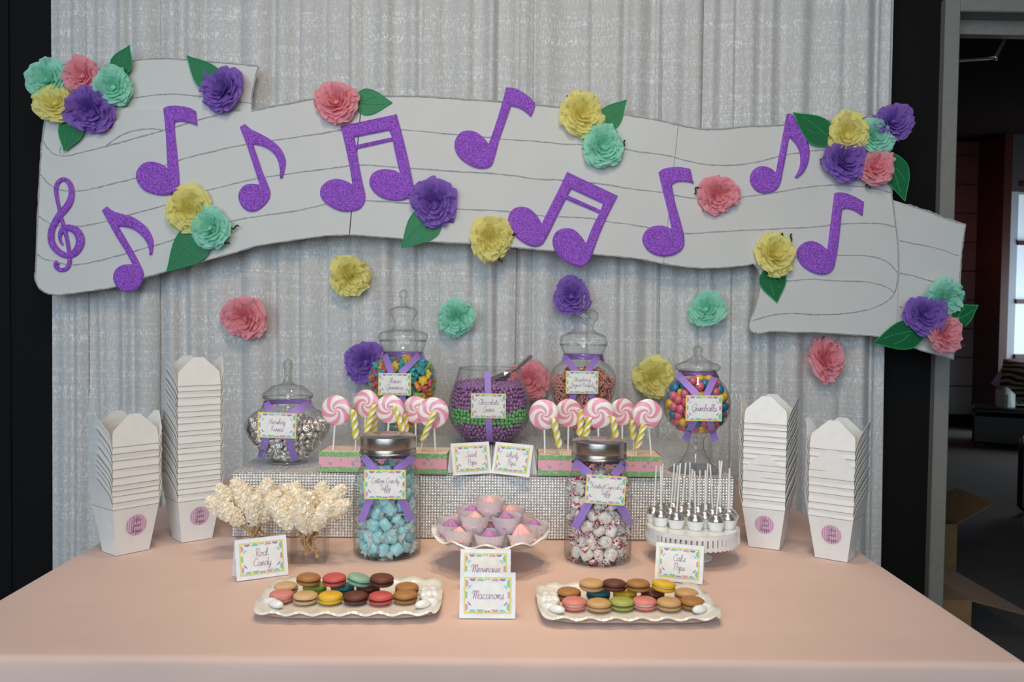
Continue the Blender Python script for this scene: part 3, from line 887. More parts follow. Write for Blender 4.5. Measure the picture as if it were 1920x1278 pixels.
flower('yellow', 920, 447, 41, 'yellow tissue flower over the bottom edge in the middle', tend=[(957, 440, 0.2, 9), (938, 484, 1.6, 7)])
flower('pink', 1344, 366, 37, 'pink tissue flower alone between two quavers', tend=[(1310, 352, 2.4, 13)])
flower('yellow', 1450, 478, 43, 'yellow tissue flower with a leaf pointing down', leaves=[((1444, 500), (1457, 567), 50)], tend=[(1465, 447, -1.0, 10), (1478, 452, -0.9, 15)], sq=0.82)
flower('mint', 1640, 257, 34, 'mint tissue flower wedged in the five flower cluster by the door', tend=[(1617, 228, -1.4, 10)])
flower('purple', 1673, 231, 35, 'purple tissue flower at the top of the cluster by the door', leaves=[((1672, 290), (1697, 377), 46)], dy=.006)
flower('yellow', 1587, 251, 38, 'yellow tissue flower beside the leaf of the cluster by the door', leaves=[((1562, 266), (1487, 211), 52)], dy=.008)
flower('purple', 1580, 304, 40, 'purple tissue flower at the bottom of the cluster by the door', tend=[(1543, 300, 2.4, 7)], dy=.010)
flower('pink', 1640, 315, 34, 'pink tissue flower at the bottom of the cluster by the door', tend=[(1627, 345, 1.4, 8)], dy=.012)
flower('mint', 1765, 560, 38, 'mint tissue flower on the tail end of the banner', tend=[(1790, 538, -0.4, 8)])
flower('purple', 1732, 591, 39, 'purple tissue flower on the tail end of the banner', leaves=[((1735, 618), (1637, 643), 54)], dy=.008)
flower('pink', 1767, 626, 36, 'pink tissue flower on the tail end of the banner', leaves=[((1782, 604), (1834, 572), 40)], tend=[(1800, 612, -0.1, 10), (1795, 648, 0.2, 14), (1805, 562, -0.6, 9)], dy=.012)
flower('pink', 462, 595, 41, 'pink tissue flower pinned to the curtain beside the tallest takeout stack', 'curtain')
flower('yellow', 656, 517, 38, 'yellow tissue flower pinned to the curtain below the cracked note pair', 'curtain', tilt=(0.3, 0.45))
flower('purple', 686, 678, 38, 'purple tissue flower pinned to the curtain beside the gummy jar', 'curtain')
flower('mint', 856, 595, 34, 'mint tissue flower pinned to the curtain above the candy bowl', 'curtain')
flower('purple', 1072, 556, 35, 'purple tissue flower behind the pretzel jar knob', 'curtain')
flower('pink', 992, 712, 38, 'pink tissue flower behind the candy scoop', 'curtain')
flower('mint', 1325, 580, 34, 'mint tissue flower pinned to the curtain above the gumball jar', 'curtain', tilt=(-.2, -.4))
flower('yellow', 1225, 706, 39, 'yellow tissue flower pinned to the curtain beside the gumball jar', 'curtain')
flower('pink', 1545, 673, 43, 'pink tissue flower hanging below the folded banner end', 'curtain', sq=0.8, tend=[(1548, 640, -1.5, 9)])
# ------------------------------------------------------------------ table
ORD = ['first', 'second', 'third', 'fourth', 'fifth', 'sixth', 'seventh', 'eighth', 'ninth', 'tenth', 'eleventh', 'twelfth', 'thirteenth', 'fourteenth', 'fifteenth', 'sixteenth', 'seventeenth', 'eighteenth', 'nineteenth', 'twentieth']
tx0, tx1, ty0, ty1 = -0.945, 0.868, 1.437, 2.955
tb = E('folding_table', 'folding banquet table hidden under the pale pink cloth', 'table', (0, (ty0 + ty1) / 2, 0))
M['table_top'] = mat('grey_table_laminate', (0.4, 0.4, 0.4), 0.6)
MB().bbox((tx0 + .02, ty0 + .02, TT - 0.035), (tx1 - .02, ty1 - .02, TT - 0.006), 0.006).build('table_top', M['table_top'], tb, True)
for x in (tx0 + .12, tx1 - .15):
    for y in (ty0 + .12, ty1 - .15):
        MB().bbox((x, y, 0.001), (x + 0.03, y + 0.03, TT - 0.036), 0.004).build('leg', M['table_top'], tb, True)
# cloth: one sheet, flat on top, falling to the floor with a soft rounded edge
def cloth():
    mb = MB()
    W, D = tx1 - tx0, ty1 - ty0
    drop = TT - 0.02
    rr = 0.012
    def fold(s, half):
        # s: signed distance from centre along an axis -> (pos, fall)
        a = abs(s) - (half - rr)
        sg = 1 if s > 0 else -1
        if a <= 0:
            return s, 0.0
        arc = rr * PI / 2
        if a < arc:
            q = a / rr
            return sg * (half - rr + rr * math.sin(q)), rr * (1 - math.cos(q))
        return sg * half, rr + (a - arc)
    ext = rr * PI / 2 + drop - rr
    def axis(half, n):
        h = half - rr
        base = [-(h + ext * t_) for t_ in (1, .75, .5, .3, .15, .08, .05)] + [-(h + rr * PI / 2 * t_) for t_ in (1, .75, .5, .25)]
        mid = [h * (2 * i / n - 1) for i in range(n + 1)]
        return base + mid + [-b for b in base[::-1]]
    ax, ay = axis(W / 2, 60), axis(D / 2, 50)
    rw = random.Random(2)
    wr = [(rw.uniform(-.7, .7), rw.uniform(-.6, .6), rw.uniform(0, PI), rw.uniform(.1, .3), rw.uniform(.0006, .0014)) for _ in range(22)]
    vs = []
    for b in ay:
        for a in ax:
            x, fx = fold(a, W / 2)
            y, fy = fold(b, D / 2)
            z = TT - max(fx, fy)
            if fx > rr and fy > rr:
                m_ = min(fx, fy)
                x += 0.12 * m_ * (1 if x > 0 else -1)
                y += 0.12 * m_ * (1 if y > 0 else -1)
            elif fx > rr:
                x += (0.012 * math.sin(y * 18) + 0.02) * min(1, fx * 3) * (1 if x > 0 else -1)
            elif fy > rr:
                y += (0.010 * math.sin(x * 15) + 0.015) * min(1, fy * 3) * (1 if y > 0 else -1)
            if fx == 0 and fy == 0:
                for (cx, cy, an, L_, h_) in wr:
                    dx, dy = x - cx, y - cy
                    u = dx * math.cos(an) + dy * math.sin(an)
                    v = -dx * math.sin(an) + dy * math.cos(an)
                    if abs(u) < L_ and abs(v) < .05 and (abs(y) > D / 2 - .55 and y < 0):
                        z += h_ * (1 - (u / L_) ** 2) * math.exp(-(v / .012) ** 2)
            vs.append((x, y, z))
    n = len(ax)
    mb.add(vs, [(j * n + i, j * n + i + 1, (j + 1) * n + i + 1, (j + 1) * n + i) for j in range(len(ay) - 1) for i in range(n - 1)])
    return mb.build('tablecloth', M['cloth'], smooth=180, loc=((tx0 + tx1) / 2, (ty0 + ty1) / 2, 0), label='pale pink tablecloth draped over the long dessert table', cat='tablecloth')
cloth()
# ------------------------------------------------------------------ rhinestone riser
RH = 0.16
RZ = TT + RH
ry0, ry1 = 2.20, 2.90
rx0, rx1 = P(435, 885, ry0).x, P(1379, 898, ry0).x
rs = E('rhinestone_riser', 'long low riser box covered in silver rhinestone mesh', 'riser', ((rx0 + rx1) / 2, (ry0 + ry1) / 2, TT))
M['mesh_base'] = mat('grey_mesh_backing', (0.20, 0.20, 0.195), 0.5, 0.3)
M['rhine'] = mat('silver_rhinestone', (0.90, 0.90, 0.88), 0.15, 0.55, var=(160, 0.22))
MB().bbox((rx0 + .003, ry0 + .003, TT + 0.001), (rx1 - .003, ry1 - .003, RZ - 0.0035), 0.003).build('riser_body', M['mesh_base'], rs, True)
def stones():
    rng = np.random.default_rng(4)
    sp = 0.0070
    def grid_(o, du, dv, nn, nu, nv):
        o, du, dv, nn = map(np.array, (o, du, dv, nn))
        iu, iv = np.meshgrid(np.arange(nu), np.arange(nv))
        c = o + (iu.reshape(-1, 1) + .5) * sp * du + (iv.reshape(-1, 1) + .5) * sp * dv
        N = len(c)
        b, t_ = sp * 0.44, sp * 0.22
        h = 0.0026
        cs = [(-1, -1), (1, -1), (1, 1), (-1, 1)]
        vv = np.zeros((N, 8, 3))
        for k, (a, q) in enumerate(cs):
            vv[:, k] = c + du * (a * b) + dv * (q * b)
            vv[:, k + 4] = c + du * (a * t_) + dv * (q * t_) + nn * (h + rng.uniform(-.0011, .0009, (N, 1)))
        return vv.reshape(-1, 3), N
    W, D = rx1 - rx0, ry1 - ry0
    nu, nd, nz = int(W / sp), int(D / sp), int((RH - .002) / sp)
    parts = [grid_((rx0, ry0 + .003, TT + .0015), (1, 0, 0), (0, 0, 1), (0, -1, 0), nu, nz),
             grid_((rx0, ry0 + .0035, RZ - .0035), (1, 0, 0), (0, 1, 0), (0, 0, 1), nu, nd),
             grid_((rx1 - .003, ry0, TT + .0015), (0, 1, 0), (0, 0, 1), (1, 0, 0), nd, nz),
             grid_((rx0 + .003, ry1, TT + .0015), (0, -1, 0), (0, 0, 1), (-1, 0, 0), nd, nz)]
    V = np.concatenate([p[0] for p in parts])
    V = V - np.array(wloc(rs))
    N = sum(p[1] for p in parts)
    base = np.arange(N) * 8
    q = np.array([(4, 5, 6, 7), (0, 1, 5, 4), (1, 2, 6, 5), (2, 3, 7, 6), (3, 0, 4, 7)])
    F = (base[:, None, None] + q[None]).reshape(-1, 4)
    me = bpy.data.meshes.new('rhinestones')
    me.vertices.add(len(V))
    me.vertices.foreach_set('co', V.astype(np.float32).ravel())
    me.loops.add(F.size)
    me.loops.foreach_set('vertex_index', F.astype(np.int32).ravel())
    me.polygons.add(len(F))
    me.polygons.foreach_set('loop_start', (np.arange(len(F)) * 4).astype(np.int32))
    me.materials.append(M['rhine'])
    me.update(calc_edges=True)
    me.validate()
    return put('rhinestones', me, rs, kind='stuff')
stones()

# ------------------------------------------------------------------ script lettering
GL = {
 'a': ([[(.75,.85),(.45,1),(.12,.7),(.1,.25),(.35,0),(.65,.25),(.78,.9),(.75,.25),(.9,0),(1.1,.15)]],1.0),
 'b': ([[(0,.2),(.35,1.2),(.4,1.9),(.25,2),(.15,1.5),(.12,.3),(.35,0),(.65,.3),(.6,.8),(.4,.85),(.65,.75),(.9,.8)]],.85),
 'c': ([[(.7,.8),(.45,1),(.12,.6),(.2,.1),(.5,0),(.8,.2)]],.78),
 'd': ([[(.75,.85),(.45,1),(.12,.7),(.1,.25),(.35,0),(.65,.25),(.8,1),(.88,2),(.8,.9),(.78,.2),(.95,0),(1.1,.15)]],1.0),
 'e': ([[(0,.2),(.4,.45),(.6,.75),(.4,1),(.15,.6),(.2,.1),(.5,0),(.8,.2)]],.78),
 'f': ([[(0,.2),(.4,1.2),(.45,1.9),(.28,2),(.2,1.2),(.2,-.8),(.35,-1),(.45,-.5),(.3,.1),(.7,.2)]],.65),
 'g': ([[(.75,.85),(.45,1),(.12,.7),(.1,.25),(.35,0),(.65,.25),(.78,.9),(.72,-.6),(.45,-1),(.25,-.7),(.6,-.2),(1.05,.2)]],1.0),
 'h': ([[(0,.2),(.35,1.2),(.4,1.9),(.25,2),(.15,1.4),(.1,0),(.15,.6),(.45,1),(.6,.7),(.6,.2),(.75,0),(.95,.2)]],.88),
 'i': ([[(0,.2),(.2,.95),(.2,.2),(.35,0),(.55,.2)],[(.28,1.4),(.33,1.5)]],.5),
 'k': ([[(0,.2),(.35,1.2),(.4,1.9),(.25,2),(.15,1.4),(.1,0)],[(.6,1),(.15,.5),(.62,0),(.9,.2)]],.85),
 'l': ([[(0,.2),(.35,1.2),(.4,1.9),(.25,2),(.15,1.3),(.18,.2),(.35,0),(.55,.2)]],.5),
 'm': ([[(0,.2),(.15,.9),(.2,.9),(.2,0),(.25,.6),(.45,1),(.58,.8),(.58,0),(.63,.6),(.85,1),(.98,.7),(.98,.2),(1.12,0),(1.3,.2)]],1.25),
 'n': ([[(0,.2),(.15,.9),(.2,.9),(.2,0),(.25,.6),(.5,1),(.65,.7),(.65,.2),(.8,0),(1,.2)]],.93),
 'o': ([[(.45,1),(.12,.7),(.12,.25),(.4,0),(.7,.3),(.68,.8),(.45,1),(.6,.8),(.95,.85)]],.88),
 'p': ([[(0,.2),(.2,.95),(.15,0),(.1,-1),(.15,.5),(.45,1),(.7,.6),(.5,.05),(.2,.15),(.55,.05),(.9,.2)]],.88),
 'r': ([[(0,.2),(.2,1.05),(.3,.85),(.5,.85),(.5,.2),(.65,0),(.8,.2)]],.72),
 's': ([[(0,.1),(.3,.8),(.35,1.05),(.4,.8),(.55,.3),(.35,0),(.1,.1),(.4,.05),(.75,.2)]],.68),
 't': ([[(0,.2),(.25,1),(.3,1.7),(.22,.8),(.25,.15),(.4,0),(.6,.2)],[(.02,1.2),(.55,1.25)]],.58),
 'u': ([[(0,.2),(.15,.95),(.12,.3),(.3,0),(.55,.3),(.65,.95),(.65,.2),(.8,0),(1,.2)]],.93),
 'w': ([[(0,.2),(.15,.95),(.12,.3),(.28,0),(.45,.3),(.52,.9),(.5,.3),(.68,0),(.88,.4),(.9,.95),(1.15,.8)]],1.1),
 'y': ([[(0,.2),(.15,.95),(.12,.3),(.3,0),(.55,.3),(.65,.95),(.6,-.6),(.35,-1),(.2,-.7),(.55,-.2),(.95,.2)]],.92),
 'z': ([[(0,.8),(.25,1),(.55,.9),(.1,0),(.35,.15),(.4,-.5),(.2,-.8),(.15,-.5),(.7,.2)]],.68),
 'H': ([[(.1,1.7),(.3,2),(.3,0)],[(.3,1),(1,1.1)],[(1.05,2),(.95,.3),(1.1,0),(1.3,.2)]],1.25),
 'K': ([[(.3,2),(.25,0)],[(1,2),(.3,1),(.6,.8),(.95,0),(1.15,.15)]],1.1),
 'F': ([[(0,1.5),(.2,1.9),(.7,1.8),(1.3,2)],[(.65,1.85),(.55,.5),(.3,0),(0,.15)],[(.3,1),(.95,1.05)]],.95),
 'G': ([[(1.2,1.5),(1,2),(.5,1.9),(.15,1.2),(.2,.4),(.7,.1),(1.15,.5),(1.2,1),(.75,1)],[(1.15,.9),(1.1,-.1),(.7,-.4),(.3,-.1)]],1.35),
 'C': ([[(1.1,1.5),(.95,2),(.5,1.8),(.15,1.1),(.25,.3),(.7,0),(1.2,.3)]],1.15),
 'S': ([[(1.1,1.7),(.8,2),(.3,1.8),(.25,1.4),(.7,1),(.85,.5),(.5,0),(0,.1),(-.1,.4)]],1.0),
 'Y': ([[(0,1.8),(.2,2),(.25,1.3),(.5,1.1),(.85,1.4),(1,2),(.9,.5),(.7,-.6),(.4,-.9),(.3,-.6),(1.1,.2)]],1.1),
 'P': ([[(.35,1.9),(.3,0)],[(0,1.5),(.3,1.95),(.8,2),(1.05,1.6),(.8,1.1),(.35,1)]],.95),
 'W': ([[(0,1.8),(.15,2),(.1,.8),(.3,0),(.65,.6),(.8,1.6),(.75,.6),(.95,0),(1.3,.7),(1.4,2)]],1.45),
 'T': ([[(0,1.6),(.2,1.95),(.7,1.85),(1.2,2)],[(.65,1.88),(.55,0)]],.8),
 'R': ([[(.35,1.9),(.3,0)],[(0,1.5),(.3,1.95),(.8,2),(1.05,1.6),(.8,1.1),(.35,1),(.7,.6),(1,0),(1.2,.15)]],1.15),
 'M': ([[(0,1.2),(.25,1.8),(.5,1.7),(.5,0),(.55,1.2),(.85,1.9),(1,1.6),(1,0),(1.05,1.2),(1.35,1.9),(1.5,1.5),(1.45,.2),(1.6,0)]],1.6),
 ' ': ([], .35)}
def text_strokes(s):
    x, out = 0.0, []
    for ch in s:
        st, adv = GL[ch]
        for g_ in st:
            out.append([(px + x + 0.16 * py, py) for px, py in g_])
        x += adv
    return out, x
def lettering(lines, T, maxw, maxh, mb, n_off, wgt=0.135, mi=0):
    """flat pen strokes laid on a face; T maps (u,v,n)."""
    data = [text_strokes(l) for l in lines]
    lh = 2.55
    tot = lh * (len(lines) - 1) + 2.3
    k = min(maxw / max(d[1] for d in data), maxh / tot)
    for li, (st, wd) in enumerate(data):
        u0 = -wd * k / 2
        v0 = (tot / 2 - 2.0 - li * lh + 0.05) * k
        for s_ in st:
            pts = crom([Vector((p[0] * k + u0, p[1] * k + v0)) for p in s_], 4, False, 95 if len(s_) < 8 else 125)
            vs = []
            for i, p in enumerate(pts):
                t_ = (pts[min(i + 1, len(pts) - 1)] - pts[max(i - 1, 0)])
                if t_.length < 1e-9:
                    t_ = Vector((1, 0))
                t_.normalize()
                nn = Vector((-t_.y, t_.x)) * (wgt * k / 2)
                vs += [(p.x + nn.x, p.y + nn.y, n_off), (p.x - nn.x, p.y - nn.y, n_off)]
            mb.add(vs, [(2 * i, 2 * i + 1, 2 * i + 3, 2 * i + 2) for i in range(len(pts) - 1)], mi, T)
M['ink'] = mat('mauve_ink', (0.36, 0.22, 0.40), 0.7)
M['cream'] = mat('cream_card', (0.80, 0.79, 0.74), 0.7)
M['yellow_card'] = mat('yellow_card_border', (0.74, 0.65, 0.20), 0.7)
M['dot_p'] = mat('print_lilac', (0.32, 0.22, 0.55), 0.7)
M['dot_m'] = mat('print_green', (0.24, 0.55, 0.40), 0.7)
M['dot_b'] = mat('print_blue', (0.22, 0.58, 0.66), 0.7)
M['dot_r'] = mat('print_rose', (0.60, 0.34, 0.50), 0.7)
def halfdisc(mb, c, r, a0, a1, mi, T, n_off, sx=1.0, sy=1.0, n=10):
    vs = [(c[0] + r * sx * math.cos(a0 + (a1 - a0) * i / n), c[1] + r * sy * math.sin(a0 + (a1 - a0) * i / n), n_off) for i in range(n + 1)]
    mb.add(vs, [tuple(range(n + 1))], mi, T)
def arcband(mb, c, r, a0, a1, wd, mi, T, n_off, sx=1.0, n=8):
    vs = []
    for i in range(n + 1):
        a = a0 + (a1 - a0) * i / n
        ww = wd * math.sin(PI * i / n) * .5
        vs += [(c[0] + (r + ww) * sx * math.cos(a), c[1] + (r + ww) * math.sin(a), n_off), (c[0] + (r - ww) * sx * math.cos(a), c[1] + (r - ww) * math.sin(a), n_off)]
    mb.add(vs, [(2 * i, 2 * i + 1, 2 * i + 3, 2 * i + 2) for i in range(n)], mi, T)
def card_face(o, w_, h, lines, T, border=True, tw=0.74, th=0.62):
    """yellow frame, cream panel, printed half dots and handwriting; u in [-w/2,w/2], v in [-h/2,h/2]."""
    b = 0.035 * w_
    t_ = 0.0005
    MB().box((-w_ / 2, -h / 2, 0), (w_ / 2, h / 2, t_), 0, T).build('card_border', M['yellow_card'], o, smooth=0)
    iw, ih = w_ / 2 - b, h / 2 - b
    pn = MB().box((-iw, -ih, t_), (iw, ih, 2 * t_), 0, T).build('card_panel', M['cream'], o, smooth=0)
    mb = MB()
    e = 2 * t_ + 0.00025
    W, H = 2 * iw, 2 * ih
    for fx, c_ in ((-.34, 0), (.34, 0)):
        halfdisc(mb, (fx * W, ih), .075 * W, PI, 2 * PI, c_, T, e, 1, .75)
        halfdisc(mb, (fx * W, -ih), .075 * W, 0, PI, 2, T, e, 1, .75)
    for fx, c_ in ((-.16, 1), (.17, 3)):
        halfdisc(mb, (fx * W, ih - .075 * H), .085 * W, 0, PI, c_, T, e, 1, .7)
        halfdisc(mb, (fx * W, -ih + .075 * H), .085 * W, PI, 2 * PI, c_, T, e, 1, .7)
    for fx in (-.035, .035):
        halfdisc(mb, (fx * W, ih), .034 * W, PI, 2 * PI, 2, T, e)
        halfdisc(mb, (fx * W, -ih), .034 * W, 0, PI, 0, T, e)
    for fy in (-.04, .055):
        halfdisc(mb, (-iw, (fy) * H), .05 * W, -PI / 2, PI / 2, 1, T, e, 1, .8)
        halfdisc(mb, (iw, (fy) * H), .055 * W, PI / 2, 3 * PI / 2, 3, T, e, 1, .8)
    for fy in (-.36, .36):
        halfdisc(mb, (-iw, fy * H), .10 * H, -PI / 2, PI / 2, 3, T, e, .9, 1.1)
        halfdisc(mb, (iw, fy * H), .11 * H, PI / 2, 3 * PI / 2, 1, T, e, .9, 1.15)
    for sx, a0, a1, c_, cy in ((-1, 1.9, 2.8, 2, .1), (1, .34, 1.24, 2, .1), (-1, 3.5, 4.4, 0, -.1), (1, 5.03, 5.93, 0, -.1)):
        arcband(mb, (sx * .30 * W, cy * H), .22 * H, a0, a1, .05 * H, c_, T, e, 1.0)
    mb.build('dot_pattern', [M['dot_p'], M['dot_m'], M['dot_b'], M['dot_r']], pn, smooth=0)
    mb = MB()
    lettering(lines, T, W * tw, H * th, mb, e + 0.0001)
    mb.build('lettering', M['ink'], pn, smooth=0)
def local_T(yaw=0, lean=0, roll=0):
    """face frame: u right, v up, n towards -y, leaning back by `lean`."""
    return (Matrix.Rotation(yaw, 4, 'Z') @ Matrix.Rotation(-lean, 4, 'X') @ Matrix.Rotation(roll, 4, 'Y') @ Matrix(((1, 0, 0, 0), (0, 0, -1, 0), (0, 1, 0, 0), (0, 0, 0, 1))))
def tent_card(label, bl, br, zsurf, hpx, lines):
    """bl, br: pixels of the lower front corners."""
    a, b = G(*bl, zsurf), G(*br, zsurf)
    w_ = (b - a).length
    yaw = math.atan2(b.y - a.y, b.x - a.x)
    c = (a + b) / 2
    lean = R(15)
    h = hpx * c.y / FPX / math.cos(lean) * 1.02
    o = E('tent_card', label, 'card', (c.x, c.y, zsurf), group='lettered tent cards')
    T0 = Matrix.Rotation(yaw, 4, 'Z')
    Tf = local_T(yaw, lean) @ Matrix.Translation((0, h / 2 + 0.0006, 0))
    d = 2 * h * math.sin(lean)
    Tb = T0 @ Matrix.Translation((0, d, 0)) @ Matrix.Rotation(lean, 4, 'X') @ Matrix(((1, 0, 0, 0), (0, 0, -1, 0), (0, 1, 0, 0), (0, 0, 0, 1))) @ Matrix.Translation((0, h / 2 + 0.0006, 0))
    MB().box((-w_ / 2, -h / 2, -0.0006), (w_ / 2, h / 2, 0), 0, Tf).build('front_leaf', M['white'], o, smooth=0)
    MB().box((-w_ / 2, -h / 2, -0.0006), (w_ / 2, h / 2, 0), 0, Tb).build('back_leaf', M['white'], o, smooth=0)
    card_face(o, w_ * 0.855, h * 0.80, lines, Tf @ Matrix.Translation((0, 0, 0.0002)))
    return o
tent_card('tent card lettered Macarons standing between the two macaron trays', (861, 1159), (966, 1160), TT + .0015, 80, ['Macarons'])
tent_card('tent card lettered Meringue half hidden behind the Macarons card', (862, 1104), (957, 1105), TT + .0015, 70, ['Meringue'])
tent_card('tilted tent card lettered Rock Candy in front of the square vases', (444, 1090), (541, 1077), TT + .0015, 71, ['Rock', 'Candy'])
tent_card('tent card lettered Cake Pops in front of the cake stand', (1227, 1087), (1317, 1096), TT + .0015, 67, ['Cake', 'Pops'])
tent_card('tent card lettered Swirl Pops on the riser edge', (850, 892), (922, 887), RZ + .0015, 57, ['Swirl', 'Pops'])
tent_card('tent card lettered Whirly Pops on the riser edge', (921, 887), (992, 895), RZ + .0015, 57, ['Whirly', 'Pops'])

# ------------------------------------------------------------------ jars
def interp(tab, z):
    zs = [t_[0] for t_ in tab]
    return float(np.interp(z, zs, [t_[1] for t_ in tab]))
class Jar:
    def __init__(s, label, cx, base_py, zb, body, lid=None, knob=None, yc=None, lidcx=None, name='glass_jar'):
        s.c = G(cx, base_py, zb) if yc is None else P(cx, base_py, yc)
        s.yc, s.zb, s.cx = s.c.y, zb, cx
        s.k = s.yc / FPX
        s.o = E(name, label, 'jar' if name != 'glass_bowl' else 'bowl', (s.c.x, s.yc, zb))
        t_ = 0.0025
        zz = lambda py: P(cx, py, s.yc).z
        tab = [(max(zz(py), zb + (0.0006 if i == 0 else 0)), r * s.k) for i, (py, r) in enumerate(body)]
        tab[0] = (zb + 0.0006, tab[0][1])
        s.tab = tab
        pr = crom([Vector((r, z)) for z, r in tab], 4, False, 75)
        outer = [(max(p.x, 0.001), p.y - zb) for p in pr]
        prof = [(0.0008, outer[0][1])] + outer
        inz = [p for p in pr if p.y - zb > outer[0][1] + 0.004][0]
        MB().lathe([(0.0008, inz.y - zb), (max(inz.x - t_, .002), inz.y - zb)], 40).build('jar_floor', M['glass'], s.o, smooth=60)
        MB().lathe(prof, 48).build('jar_body', M['glass'], s.o, smooth=60)
        MB().tube([(outer[-1][0] * math.cos(a) - .5 * t_ * math.cos(a), outer[-1][0] * math.sin(a) - .5 * t_ * math.sin(a), outer[-1][1]) for a in [2 * PI * i / 40 for i in range(41)]], 0.0022, 6).build('rim', M['glass_edge'], s.o, smooth=180)
        s.in_tab = [(z, max(0.002, r - t_ - .001)) for z, r in tab]
        if lid:
            lt = [(zz(py) - zb, r * s.k) for py, r in lid]
            pr = crom([Vector((r, z)) for z, r in lt], 4, False, 75)
            prof = [(max(p.x, .001), p.y) for p in pr]
            L_ = MB().lathe(prof, 48).build('lid', M['glass'], s.o, smooth=60)
            if knob:
                kt = [(zz(py) - zb, r * s.k) for py, r in knob]
                pr = crom([Vector((r, z)) for z, r in kt], 4, False, 75)
                MB().lathe([(max(p.x, .0008), p.y) for p in pr], 24).build('knob', M['glass_edge'], L_, smooth=60)
    def r_out(s, z):
        return interp(s.tab, z)
    def front(s, px, py, off=0.003):
        y = s.yc
        for _ in range(6):
            q = P(px, py, y)
            r = s.r_out(q.z) + off
            dx = q.x - s.c.x
            y = s.yc - math.sqrt(max(r * r - dx * dx, 0.0004 * r))
        return P(px, py, y)
KJ = Jar('squat glass jar of silver foil candies on the riser', 539, 866, RZ,
         [(868, 36), (864, 37), (858, 33), (849, 42), (832, 59), (815, 72), (797, 78), (782, 72), (770, 58), (762, 46), (752, 42), (744, 45)],
         [(746, 45), (743, 47), (738, 46), (731, 38), (727, 34), (723, 26), (719, 12), (716, 8)], [(717, 9), (712, 7.5), (703, 6.5), (699, 7.5), (695, 6), (689, 8), (681, 8), (675, 5), (673, 0.5)])
GJ = Jar('tall lidded glass jar of flower gummies behind the swirl lollipops', 754, 829, RZ,
         [(829, 34), (825, 34), (820, 16), (810, 13), (802, 18), (790, 32), (770, 48), (744, 58), (728, 62), (710, 63.5), (692, 60), (680, 52), (671, 40), (664, 34), (657, 38), (648, 41), (638, 43)],
         [(640, 43), (634, 46), (629, 46), (624, 43), (615, 20), (606, 17), (598, 20), (588, 26), (582, 26), (577, 20), (573, 8), (571, 6)], [(572, 6.5), (565, 5), (560, 5), (557, 7), (550, 7.8), (545, 6), (542, .5)], yc=2.74)
PJ = Jar('tall lidded glass jar of pink pretzels under the purple flower', 1091, 832, RZ,
         [(832, 34), (828, 34), (823, 16), (813, 13), (805, 18), (793, 32), (773, 45), (753, 54), (733, 60), (712, 62.5), (696, 59), (686, 52), (677, 40), (669, 34), (660, 38), (652, 42), (646, 44)],
         [(648, 44), (642, 45), (637, 44), (630, 42), (620, 22), (614, 17.5), (606, 20), (596, 27), (588, 27), (582, 22), (578, 8), (576, 6)], [(577, 6.5), (572, 6), (568, 7.5), (563, 6), (560, 6.5), (555, 7.8), (550, 6), (547, .5)], yc=2.74)
BJ = Jar('footed glass jar of gumballs at the end of the riser', 1304, 882, RZ,
         [(884, 52), (880, 50), (872, 35), (858, 25), (845, 18), (830, 14.5), (820, 17), (815, 22), (811, 20), (806, 30), (795, 48), (780, 58), (759, 62.5), (738, 60), (722, 52), (708, 40), (700, 34), (694, 34)],
         [(696, 34), (692, 41), (688, 43), (684, 41), (677, 24), (670, 13), (667, 9)], [(668, 9), (664, 7), (661, 8), (655, 9), (650, 7), (646.5, .5)])
FB = Jar('round glass fishbowl layered with purple and green candies', 917, 827, RZ,
         [(829, 30), (824, 42), (812, 58), (795, 70), (778, 76), (762, 77), (742, 74), (720, 67), (704, 62), (690, 58)], yc=2.76, name='glass_bowl')
def mason(label, cx, base_py, lid_cx):
    c = G(cx, base_py, TT + .0012)
    k = c.y / FPX
    dy = base_py - 1037
    j = Jar(label, cx, base_py, TT + 0.0012, [(1037 + dy, 57), (1032 + dy, 62), (1022 + dy, 63), (950 + dy, 63), (912 + dy, 63), (895 + dy, 61), (882 + dy, 56), (873 + dy, 51), (866 + dy, 49), (850 + dy, 49)])
    r = 52 * k
    z1, z0 = P(cx, 815 + dy, c.y).z - TT, P(cx, 848 + dy, c.y).z - TT
    pr = [(.0008, z1), (r * .93, z1), (r * .99, z1 - .002), (r, z1 - .005), (r, z0 + .014), (r * .985, z0 + .012), (r, z0 + .009), (r, z0 + .004), (r * 1.03, z0 + .002), (r * 1.03, z0), (r * .99, z0 - .0005)]
    MB().lathe(pr, 64).build('lid', M['steel'], j.o, smooth=40)
    return j
CJ = mason('large glass jar of blue wrapped taffy with a steel screw lid', 726, 1037, 729)
FJ = mason('large glass jar of white and red wrapped taffy with a steel screw lid', 1120, 1047, 1125)

